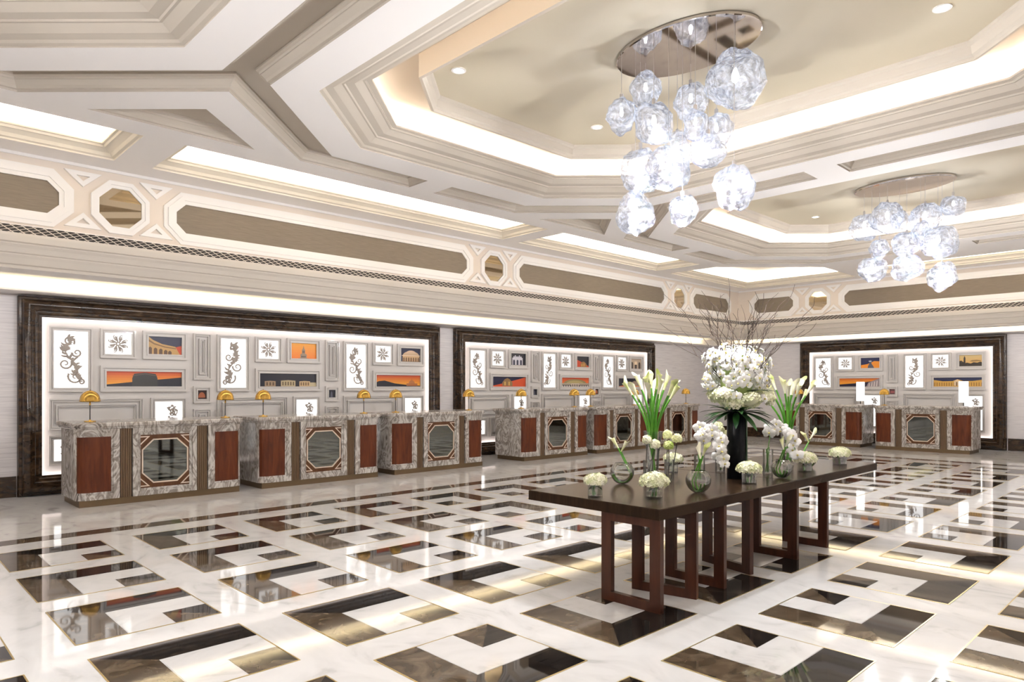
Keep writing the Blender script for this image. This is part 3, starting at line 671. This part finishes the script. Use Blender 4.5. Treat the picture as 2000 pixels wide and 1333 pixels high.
# ------------------------------------------------------------------ desk lamps
def make_dome_lamp():
    r = empty('dome_lamp')
    MB().lathe([(.078, 0), (.08, .006), (.074, .014), (.02, .018), (.012, .03)], 24).build('base', M['brass'], r, True)
    MB().lathe([(.0075, .02), (.0075, .235)], 10).build('stem', M['darkstem'], r)
    MB().lathe([(.011, .235), (.013, .25), (.010, .275), (.008, .31), (.008, .40)], 12).build('socket', M['brass'], r, True)
    pr = [(.138, .288), (.142, .292), (.135, .31)]+[(.135*math.cos(a), .31+.135*math.sin(a)) for a in (.25, .5, .75, 1.0, 1.25, 1.45)]+[(.004, .446)]
    pin = [(q*.97, z-.004) for q, z in pr[::-1]]
    sh = MB().lathe(pr+pin+[pr[0]], 28, cap=False).build('dome_shade', M['brass'], r, True)
    MB().lathe([(.006, .445), (.008, .452), (.003, .458)], 10).build('finial', M['brass'], sh, True)
    return r
lp = make_dome_lamp(); first = True
ZT = 1.12
lamps = [(-10.98, 2.40, 'brass dome lamp on the nearest desk, leftmost'), (-10.98, 4.22, 'brass dome lamp on the right end of the nearest desk'),
         (-10.98, 4.82, 'brass dome lamp on the left end of the second desk'), (-10.98, 6.67, 'brass dome lamp on the right end of the second desk'),
         (-10.98, 7.35, 'brass dome lamp on the left end of the third desk'), (-10.98, 9.12, 'brass dome lamp on the right end of the third desk'),
         (-10.98, 10.62, 'brass dome lamp left on the first desk of the centre niche'), (-10.98, 12.38, 'brass dome lamp right on the first desk of the centre niche'),
         (-10.98, 12.98, 'brass dome lamp left on the middle desk of the centre niche'), (-10.98, 14.75, 'brass dome lamp seen through the left callas, right on the middle desk'),
         (-10.98, 15.55, 'brass dome lamp seen through the left callas, left on the corner desk'), (-10.98, 17.2, 'brass dome lamp alone against the wallpaper left of the orchids'),
         (-8.62, 19.35, 'brass dome lamp seen through the right callas on the far desk'), (-6.27, 19.12, 'brass dome lamp between the two white cylinder lamps')]
for x, y, lab in lamps:
    d = lp if first else copy_tree(lp); first = False
    d.location = (x, y, ZT); d.scale = (.9, .9, .97); tag(d, lab, 'table lamp', 'brass dome lamps on the desks')
def cyl_lamp(x, y, lab):
    r = place('cylinder_lamp', (x, y, ZT), 0, lab, 'table lamp', 'white cylinder lamps on the far desks')
    MB().lathe([(.10, 0), (.10, .012), (.02, .018)], 24).build('base', M['wire'], r)
    MB().lathe([(.012, .015), (.012, .14)], 10).build('stem', M['darkstem'], r)
    MB().lathe([(.100, .10), (.102, .11), (.102, .60), (.098, .61), (.02, .61)], 28).build('shade', M['shade_white'], r, True)
cyl_lamp(-6.98, 19.45, 'glowing white cylinder lamp on the left far desk'); cyl_lamp(-4.52, 19.25, 'glowing white cylinder lamp on the right far desk')

# ------------------------------------------------------------------ chandeliers
def chandelier(cx, cy_, label, pend, zc):
    r = tag(empty('chandelier', (cx, cy_, zc)), label, 'chandelier', 'oval glass cluster chandeliers')
    A, B = .73, .47; n = 48
    rs = [[(a*math.cos(2*math.pi*j/n), b*math.sin(2*math.pi*j/n), z) for j in range(n)] for a, b, z in ((A-.02, B-.02, 0), (A, B, -.008), (A, B, -.03), (A-.012, B-.012, -.036))]
    MB().rings(rs, cap0=True, cap1=True).build('canopy', M['chrome'], r)
    for k, (ex, ey, lz_, rx, rz_) in enumerate(pend):      # offset from the plate centre, drop, half width, half height
        top = lz_+rz_*.93
        MB().tube([(ex, ey, -.03), (ex, ey, top+.05)], .0028, 5).build('wire', M['wire'], r)
        # blown, melted glass body
        mb = MB(); nu, nv = 28, 18; off = Vector((k*7.3, k*3.1, 1.7*len(pend)))
        rings = []
        for i in range(nv+1):
            a = math.pi*i/nv; ring = []
            for j in range(nu):
                b = 2*math.pi*j/nu
                q = Vector((math.sin(a)*math.cos(b), math.sin(a)*math.sin(b), math.cos(a)))
                f_ = 1+.30*mnoise.noise(q*1.3+off)+.13*mnoise.noise(q*3.1+off)
                if q.z > .9: f_ *= 1-.1*(q.z-.9)*10
                ring.append((ex+q.x*rx*f_, ey+q.y*rx*f_, lz_+q.z*rz_*f_))
            rings.append(ring)
        mb.rings(rings); sh = mb.build('glass_shade', M['pendant'], r, True)
        MB().lathe([(.012, top-.02), (.018, top), (.018, top+.05), (.005, top+.06)], 10, (ex, ey, 0)).build('cap', M['wire'], sh)
        MB().lathe([(.001, lz_-rz_*.12), (rx*.12, lz_), (rx*.14, lz_+rz_*.15), (rx*.09, lz_+rz_*.3), (.012, lz_+rz_*.42)], 12, (ex, ey, 0)).build('bulb', M['bulb'], sh, True)
    return r
P1 = [(-0.468, -0.362, -0.62, 0.133, 0.158), (-0.423, -0.041, -0.3, 0.145, 0.157), (-0.171, -0.262, -0.761, 0.185, 0.197), (-0.124, 0.288, -0.402, 0.155, 0.168), (0.461, 0.09, -0.442, 0.25, 0.257), (0.287, -0.291, -0.892, 0.108, 0.126), (0.199, 0.214, -0.791, 0.144, 0.158), (0.286, -0.077, -1.079, 0.147, 0.154), (-0.297, 0.32, -0.827, 0.148, 0.164), (-0.445, -0.094, -1.08, 0.174, 0.219), (0.004, -0.28, -1.222, 0.195, 0.2), (-0.571, -0.006, -1.46, 0.176, 0.211), (0.015, -0.072, -1.558, 0.13, 0.133), (0.586, -0.157, -1.483, 0.174, 0.194)]
P2 = [(0.652, 0.16, -0.417, 0.176, 0.157), (-0.578, -0.037, -0.583, 0.209, 0.218), (-0.163, -0.233, -0.538, 0.225, 0.242), (-0.145, 0.284, -0.495, 0.133, 0.15), (0.304, 0.016, -0.569, 0.214, 0.206), (0.326, -0.287, -0.811, 0.116, 0.132), (-0.387, 0.096, -0.944, 0.154, 0.158), (0.089, -0.138, -0.98, 0.207, 0.187), (0.405, 0.304, -0.922, 0.273, 0.257), (-0.463, -0.026, -1.274, 0.216, 0.208), (0.125, -0.258, -1.358, 0.221, 0.189), (0.489, 0.2, -1.49, 0.202, 0.21)]
ch1 = chandelier(-3.58, 5.60, 'large near chandelier of melted glass globes under an oval mirror plate', P1, H+.445)
ch2 = chandelier(-3.62, 11.9, 'farther chandelier of melted glass globes, smaller in view at right', P2, H+.445)
ch0 = copy_tree(ch1); ch0.location = (-3.58, 5.60-PER, H+.445); tag(ch0, 'unseen chandelier of melted glass globes added for its light in the coffer behind the camera')  # unseen extra chandelier, put in to lift the dark ceiling beams
for c_, pend in ((ch0, P1), (ch1, P1), (ch2, P2)):
    low = sorted(pend, key=lambda q: q[2]-q[4])[:4]
    for x_, y_, z_, rx_, rz_ in low:                  # added point lamps outside the lowest globes, brightening the ceiling beams
        l = bpy.data.lights.new('globe_fill_light', 'POINT'); l.energy = 250/4; l.color = (.98, .985, 1); l.shadow_soft_size = .02
        o = bpy.data.objects.new('globe_fill_light', l); C.objects.link(o); o.parent = c_; o.location = (x_, y_, z_-rz_*1.25-.02)

# ------------------------------------------------------------------ console tables
TZ = .74
def console(y0, y1, frames, label):
    r = place('console_table', (-3.45, (y0+y1)/2, 0), 0, label, 'table', 'long dark console tables')
    cy0 = (y0+y1)/2
    p = rect(-.65, .65, y0-cy0+.0015, y1-cy0-.0015); q = inset(p, .006)
    MB().rings([[(*v, TZ-.078) for v in p], [(*v, TZ-.006) for v in p], [(*v, TZ) for v in q]], cap0=True, cap1=True).build('tabletop', M['table'], r)
    for (xa, ya, xb, yb) in frames:
        a, b = Vector((xa+3.45, ya-cy0)), Vector((xb+3.45, yb-cy0)); d = (b-a).normalized(); n = Vector((-d.y, d.x))
        def bar(u0, u1, z0, z1):
            P = [a+d*u0-n*.022, a+d*u1-n*.022, a+d*u1+n*.022, a+d*u0+n*.022]
            return MB().prism([tuple(v) for v in P], z0, z1)
        L_ = (b-a).length
        bar(-.045, .045, .0, TZ-.08).build('leg', M['leg'], r); bar(L_-.045, L_+.045, .0, TZ-.08).build('leg', M['leg'], r)
        bar(.045, L_-.045, .0, .07).build('foot_bar', M['leg'], r); bar(.045, L_-.045, TZ-.14, TZ-.08).build('top_rail', M['leg'], r)
    return r
console(4.05, 6.20, [(-3.29, 4.09, -2.85, 4.09), (-3.29, 4.47, -2.86, 4.56), (-3.31, 4.96, -2.85, 4.96), (-3.36, 5.62, -2.90, 5.50)], 'dark wood console table nearest the camera, under the flower vases')
console(6.20, 8.30, [(-3.22, 6.27, -2.85, 6.27), (-3.22, 6.95, -2.85, 6.95)], 'dark wood console table continuing behind the near one')

# ------------------------------------------------------------------ flowers: parts shared by all arrangements
def orchid_mesh():
    mb = MB()
    def petal(a, L_, w_, lift):
        pts = []; n = 6
        for i in range(n+1):
            t = i/n; ww = w_*math.sin(math.pi*min(1, t*.85+.12))**.7; rr = .006+L_*t; zz = lift*math.sin(t*math.pi*.8)-.006*t*t
            row = []
            for s in (-1, -.5, 0, .5, 1):
                x, y = rr, ww*s
                row.append((x*math.cos(a)-y*math.sin(a), x*math.sin(a)+y*math.cos(a), zz-.006*abs(s)*abs(s)))
            pts.append(row)
        mb.rings(pts, closed=False)
    for k, a in enumerate((90, 210, 330)): petal(R(a), .040, .016, .004)
    for a in (18, 162): petal(R(a), .046, .026, .010)
    mb.cur = 1; mb.lathe([(.001, .018), (.006, .014), (.008, .004), (.006, -.004)], 8)
    return mb.mesh('orchid_blossom', [M['petal'], M['throat']], True)
ORCH = orchid_mesh()
def orient(n, spin=0):
    n = Vector(n).normalized(); q = n.to_track_quat('Z', 'Y'); return q.to_matrix().to_4x4() @ Matrix.Rotation(spin, 4, 'Z')
def orchid(root, p, n, s=1., spin=0):
    o = bpy.data.objects.new('orchid_blossom', ORCH); C.objects.link(o); o.parent = root
    o.matrix_local = Matrix.Translation(p) @ orient(n, spin) @ Matrix.Scale(s, 4); return o
def bloom(rx, rz, n, seed, fs=.017, lowcut=-.35):
    """hydrangea head: four-petalled florets over a dome"""
    r = random.Random(seed); mb = MB()
    mb.lathe([(.002, -rz*.3), (rx*.6, -rz*.25), (rx*.85, .0), (rx*.7, rz*.55), (rx*.35, rz*.82), (.002, rz*.88)], 14)
    for i in range(n):
        z = 1-(i+.5)/n*(1-lowcut); a = i*2.39996
        q = Vector((math.sqrt(max(0, 1-z*z))*math.cos(a), math.sqrt(max(0, 1-z*z))*math.sin(a), z))
        p = Vector((q.x*rx, q.y*rx, q.z*rz))*r.uniform(.92, 1.06)
        Mx = Matrix.Translation(p) @ orient(q+Vector((r.uniform(-.35, .35), r.uniform(-.35, .35), r.uniform(-.2, .35))), r.uniform(0, 6))
        for k in range(4):
            c, s = math.cos(k*math.pi/2), math.sin(k*math.pi/2)
            mb.face([Mx @ Vector((x*c-y*s, x*s+y*c, z_)) for x, y, z_ in ((0, 0, 0), (fs*.6, -fs*.48, .004), (fs*1.05, 0, .002), (fs*.6, fs*.48, .004))])
    return mb
def blade(mb, p, d, L_, w_, droop=.4, n=7, up=(0, 0, 1)):
    d = Vector(d).normalized(); side = d.cross(Vector(up)); side = side.normalized() if side.length > .1 else Vector((1, 0, 0))
    rows = []
    for i in range(n+1):
        t = i/n; c = Vector(p)+d*L_*t-Vector((0, 0, 1))*droop*L_*t*t; ww = w_*math.sin(math.pi*(t*.94+.05))**.75
        rows.append([c-side*ww+Vector((0, 0, .25*ww)), c, c+side*ww+Vector((0, 0, .25*ww))])
    mb.rings(rows, closed=False)
def calla_head(mb, p, d, s=1.):
    """rolled spathe opening into a pointed lip"""
    d = Vector(d).normalized(); u = d.orthogonal().normalized(); u = (Matrix.Rotation(rnd.uniform(0, 6.28), 3, d) @ u); v = d.cross(u); rows = []
    for i in range(10):
        t = i/9; rr = s*(.009+.019*t**1.6); ring = []
        for j in range(14):
            a = 2*math.pi*j/14; tip = max(0, math.cos(a))**2*t*t*.055*s
            ring.append(Vector(p)+d*(s*.14*t+tip)+(u*math.cos(a)+v*math.sin(a))*rr*(1+.45*t*t*max(0, math.cos(a))))
        rows.append(ring)
    mb.rings(rows); mb.tube([Vector(p)+d*.02, Vector(p)+d*.085*s], [.004, .005], 6)
def curve(p0, p1, bend, n=10):
    p0, p1, bend = Vector(p0), Vector(p1), Vector(bend)
    return [p0.lerp(p1, t)+bend*math.sin(math.pi*t) for t in [i/n for i in range(n+1)]]

# ------------------------------------------------------------------ tall centre arrangement
def centre():
    r = place('flower_arrangement', (-3.26, 5.97, TZ), 0, 'tall black vase overflowing with white orchids, hydrangeas and curly willow', 'flower arrangement')
    rr = random.Random(21)
    MB().lathe([(.085, 0), (.088, .004), (.088, .645), (.084, .65), (.03, .64)], 32).build('vase', M['blackvase'], r, True)
    mb = MB()
    mb.add(MB().box(-.020, .020, -.003, .003, .01, .62), Matrix.Rotation(R(20), 4, 'Z') @ Matrix.Translation((.094, 0, 0)) @ Matrix.Rotation(R(90), 4, 'Z'))
    mb.build('wrapped_leaf', M['leaf'], r)
    for k in range(13):       # hydrangea collar
        a = k*2.39996; q = .12+.13*((k % 3)/2)
        o = bloom(.095, .075, 90, k, .017).build('hydrangea_head', M['hydrangea' if k % 2 == 0 else 'hydrangea_white'], r)
        o.location = (q*math.cos(a), q*math.sin(a), .755+.05*rr.uniform(-1, 1)); o.rotation_euler = (rr.uniform(-.5, .5), rr.uniform(-.5, .5), 0)
    core = MB().lathe([(.05, .60), (.13, .74), (.15, .90), (.13, 1.03), (.06, 1.10), (.002, 1.12)], 18); core.build('foliage_core', M['lime'], r, True)
    nb = 180
    for k in range(nb):       # orchid dome
        z = 1-(k+.5)/nb*1.5; a = k*2.39996; s = math.sqrt(max(0, 1-z*z))
        if rr.random() < .05: continue
        q = Vector((s*math.cos(a), s*math.sin(a), z)); j = rr.uniform(.86, 1.08)*(1+.30*mnoise.noise(q*1.9+Vector((4.2, 1.7, 9.1))))
        q = Vector([math.copysign(abs(c)**.72, c) for c in q])
        orchid(r, Vector((q.x*.265*j, q.y*.265*j, 1.0+q.z*.235*j)), q+Vector((rr.uniform(-.3, .3), rr.uniform(-.3, .3), rr.uniform(-.25, .2))), rr.uniform(.95, 1.2), rr.uniform(-.6, .6))
    for k in range(14):       # orchid sprays hanging at the sides
        a = rr.uniform(0, 6.28); orchid(r, Vector((.30*math.cos(a), .30*math.sin(a), rr.uniform(.72, .95))), (math.cos(a), math.sin(a), .1), 1.05, rr.uniform(-.5, .5))
    mb = MB()
    for k in range(90):       # lime-green bupleurum sprigs
        a = rr.uniform(0, 6.28); q = rr.uniform(.22, .31); z = rr.uniform(.74, 1.14)
        blade(mb, (q*math.cos(a), q*math.sin(a), z), (math.cos(a), math.sin(a), rr.uniform(.2, 1.2)), .05, .010, .2, 4)
    mb.build('bupleurum', M['lime'], r)
    for k in range(40):       # dark leaves skirting the vase
        a = k*2.39996+.4; mb = MB()
        lo = k < 32
        blade(mb, (.07*math.cos(a), .07*math.sin(a), .62 if lo else .80), (math.cos(a), math.sin(a), rr.uniform(-.35, .5) if lo else .3), rr.uniform(.24, .36), .030, .25, 8)
        mb.build('leaf', M['leaf'], r)
    for k in range(26):       # curly willow
        a = k*2.39996+.9; sp = rr.uniform(.25, .92)*(1 if k % 4 else .35); hh = rr.uniform(1.35, 1.92)-.38*max(0, sp-.4)
        p = Vector((.10*math.cos(a), .10*math.sin(a), .80)); tgt = Vector((sp*math.cos(a), sp*math.sin(a), hh)); pts = []
        n = 22; ph = rr.uniform(0, 6); ph2 = rr.uniform(0, 6)
        for i in range(n+1):
            t = i/n; c = p.lerp(tgt, t); c += Vector((math.cos(a), math.sin(a), 0))*(-.10*math.sin(math.pi*t)*(sp/.6))
            am = .035*t*(1.3-t*.4)
            c += Vector((math.sin(t*13+ph)*am, math.cos(t*11+ph2)*am, math.sin(t*17+ph)*am*.35)); pts.append(c)
        mb = MB(); mb.tube(pts, [.0042*(1-.8*i/n)+.0009 for i in range(n+1)], 5)
        for q in range(rr.randint(2, 3)):
            i0 = rr.randint(6, 17); b0 = pts[i0]; a2 = a+rr.uniform(-1.4, 1.4); L_ = rr.uniform(.16, .40); tw = []
            ph3 = rr.uniform(0, 6)
            for i in range(11):
                t = i/10; tw.append(b0+Vector((math.cos(a2)*L_*.55*t, math.sin(a2)*L_*.55*t, L_*t*.8))+Vector((math.sin(t*9+ph3), math.cos(t*8+ph3), 0))*.022*t)
            mb.tube(tw, [.0026*(1-.7*i/10)+.0008 for i in range(11)], 4)
        mb.build('willow_branch', M['branch'], r)
centre()

# ------------------------------------------------------------------ small vases on the tables
def cube_vase(x, y, bw, label, seed, vw=.055, vh=.10):
    r = place('hydrangea_vase', (x, y, TZ), .2*seed, label, 'flower vase', 'hydrangea heads in glass cubes')
    p = octo(-vw, vw, -vw, vw, .008); q = inset(p, .005)
    MB().rings([[(*v, 0) for v in p], [(*v, vh) for v in p], [(*v, vh) for v in q], [(*v, .012) for v in q]], cap0=True, cap1=True).build('glass_cube', M['glass'], r)
    MB().prism(inset(p, .007), .014, vh*.62).build('water', M['water'], r)
    mb = MB()
    for k in range(4): mb.tube(curve((rnd.uniform(-.02, .02), rnd.uniform(-.02, .02), .016), (rnd.uniform(-.03, .03), rnd.uniform(-.03, .03), vh+.02), (0, 0, 0), 3), .005, 6)
    mb.build('stem', M['stem'], r)
    mb = MB()
    for k in range(3): blade(mb, (.0, .0, vh*.8), (math.cos(k*2.1), math.sin(k*2.1), -.1), .06, .02, .3, 5)
    mb.build('leaf', M['leaf'], r)
    o = bloom(bw, bw*.62, 150, seed, .019).build('hydrangea_head', M['hydrangea' if seed % 2 else 'hydrangea_white'], r); o.location = (0, 0, vh+bw*.28)
cube_vase(-3.48, 4.17, .085, 'cream hydrangea in a small glass cube at the near left table corner', 1, .045, .105)
cube_vase(-3.13, 4.46, .112, 'large cream hydrangea in a glass cube at the near table edge', 2, .056, .095)
cube_vase(-3.93, 5.92, .095, 'cream hydrangea in glass behind the left calla vase', 3, .05, .11)
cube_vase(-2.99, 5.70, .105, 'cream hydrangea in a glass cube beside the black vase', 4, .052, .105)
cube_vase(-3.02, 6.91, .112, 'cream hydrangea in a glass cube past the table joint', 5, .055, .10)
cube_vase(-3.01, 7.78, .108, 'cream hydrangea in a glass cube at the far table end', 6, .055, .10)
def fishbowl(x, y, rad, label, seed, lean):
    r = place('bubble_vase', (x, y, TZ), seed, label, 'flower vase', 'bubble vases with a calla lily')
    pr = [(rad*math.sin(a), rad*.985-rad*math.cos(a)) for a in [R(14)+i*(R(142)-R(14))/16 for i in range(17)]]
    MB().lathe([(rad*.05, 0)]+pr+[(q*.975, z) for q, z in pr[::-1][:-1]]+[(rad*.1, .006)], 32, cap=False).build('glass_bubble', M['glass'], r, True)
    for k in range(2):
        ex = Vector((lean[0]+k*.022, lean[1]+k*.012, rad*2+.075+.03*k)); mb = MB()
        pts = [Vector((rad*.82*math.cos(t)*(1 if k else .92), .3*rad*math.sin(t*2)*.3, rad+rad*.82*math.sin(t))) for t in [R(-200+i*18) for i in range(9)]]
        pts = [Vector((math.cos(R(-170+i*20))*rad*.86*(-1), (k-.5)*.03, rad*.98+math.sin(R(-170+i*20))*rad*.86)) for i in range(9)]
        path = pts+curve(pts[-1], ex, (0, 0, 0), 4)[1:]
        mb.tube(path, .0065, 7); mb.build('stem', M['stem'], r, True)
        mb = MB(); calla_head(mb, ex, (lean[0]*.6+.2*(k-.5), lean[1]*.6, .16), .72); mb.build('calla_lily', M['calla'], r, True)
fishbowl(-3.78, 4.90, .105, 'round glass bubble vase with a calla at the back left', 3.4, (.01, .0))
fishbowl(-3.03, 4.93, .102, 'round glass bubble vase with yellow callas in front of the tulip vases', -.6, (.04, .0))
fishbowl(-2.97, 6.29, .098, 'round glass bubble vase with a calla at the table joint', -.7, (.04, .0))
fishbowl(-3.16, 7.28, .098, 'round glass bubble vase with bent callas near the far end', .9, (.02, .0))
def calla_vase(x, y, top, n, label, seed):
    r = place('calla_vase', (x, y, TZ), 0, label, 'flower vase', 'tall glass vases of callas')
    rr = random.Random(seed)
    MB().lathe([(.058, 0), (.060, .004), (.058, .02), (.052, .06), (.068, .25), (.092, .43), (.089, .43), (.065, .25), (.048, .06), (.03, .022)], 28, cap=False).build('glass_vase', M['glass'], r, True)
    for k in range(n):
        a = k*2.39996; q = .035*math.sqrt((k+.5)/n); sp = .22*math.sqrt((k+.5)/n)
        hh = top-.10*rr.random()-.08*(k/n)
        b0 = Vector((-q*math.cos(a)*.7, -q*math.sin(a)*.7, .03)); mid = Vector((q*1.3*math.cos(a), q*1.3*math.sin(a), .40)); e = Vector((sp*math.cos(a), sp*math.sin(a), hh-.12))
        path = curve(b0, mid, (0, 0, 0), 4)+curve(mid, e, Vector((-math.cos(a), -math.sin(a), 0))*.025, 7)[1:]
        MB().tube(path, [.0125-.003*i/len(path) for i in range(len(path))], 7).build('stem', M['stem'], r, True)
        mb = MB(); calla_head(mb, path[-1], (path[-1]-path[-3]), 1.05); mb.build('calla_lily', M['calla'], r, True)
calla_vase(-3.93, 5.58, .98, 15, 'flared glass vase of tall callas on the left of the black vase', 4)
calla_vase(-3.40, 7.36, .97, 13, 'flared glass vase of tall callas on the right of the black vase', 6)
def cylinder_vase(x, y, h_, rad, label, stems, seed, head):
    r = place('cylinder_vase', (x, y, TZ), 0, label, 'flower vase', 'slim clear cylinder vases')
    rr = random.Random(seed)
    MB().lathe([(rad, 0), (rad, h_), (rad-.004, h_), (rad-.004, .012), (.004, .012)], 24, cap=False).build('glass_cylinder', M['glass'], r, True)
    MB().lathe([(rad-.006, .014), (rad-.006, h_*.35)], 20).build('water', M['water'], r)
    for k, (dx, dy, z) in enumerate(stems):
        p0 = (rr.uniform(-.02, .02), rr.uniform(-.02, .02), .016)
        MB().tube(curve(p0, (dx, dy, z), (rr.uniform(-.01, .01), 0, 0), 8), .0042, 6).build('stem', M['darkstem' if head == 'tulip' else 'stem'], r, True)
        if head == 'tulip':
            o = bloom(.040, .040, 46, seed+k, .019, -.6).build('ranunculus', M['calla'], r); o.location = (dx, dy, z+.02)
    return r
cylinder_vase(-3.68, 5.15, .20, .045, 'clear cylinder vase with dark-stemmed pale blooms, left of two', [(-.01, .0, .36), (.05, .04, .32)], 31, 'tulip')
cylinder_vase(-3.57, 5.32, .20, .045, 'clear cylinder vase with dark-stemmed pale blooms, right of two', [(-.03, .02, .40), (.05, .05, .37), (.02, -.04, .31)], 32, 'tulip')
cylinder_vase(-3.62, 6.30, .24, .05, 'clear cylinder vase with pale blooms behind the black vase', [(.0, .0, .40), (.06, .03, .36), (-.05, .05, .44)], 33, 'tulip')
def orchid_vase(x, y, label, path, n, seed):
    rt = cylinder_vase(x, y, .24, .05, label, [(.01, .01, .26), (-.015, .0, .24), (.0, -.015, .25), (.012, -.01, .22)], seed, 'none')
    rr = random.Random(seed); P = [Vector(p) for p in path]
    pts = []
    for i in range(len(P)-1): pts += [P[i].lerp(P[i+1], t/6) for t in range(6)]
    MB().tube(pts, .004, 6).build('spray_stem', M['stem'], rt, True)
    for k in range(n):
        p = pts[int((k+.5)/n*len(pts)*.82+len(pts)*.16)]
        nrm = Vector((.75, -.65, .15))+Vector((rr.uniform(-.5, .5), rr.uniform(-.5, .5), rr.uniform(-.3, .3)))
        orchid(rt, p+Vector((rr.uniform(-.045, .045), rr.uniform(-.045, .045), rr.uniform(-.03, .03)))+nrm*.02, nrm, rr.uniform(1.1, 1.35), rr.uniform(-.5, .5))
orchid_vase(-3.40, 5.55, 'clear vase with a cascade of white orchids in front of the black vase', [(0, 0, .24), (-.01, .02, .38), (.03, .05, .47), (.10, .09, .42), (.14, .11, .26), (.15, .13, .08)], 24, 41)
orchid_vase(-3.22, 6.52, 'clear vase with white orchids right of the black vase', [(0, 0, .24), (.01, .04, .42), (.06, .10, .46), (.12, .16, .40), (.17, .22, .26), (.19, .25, .12)], 20, 42)
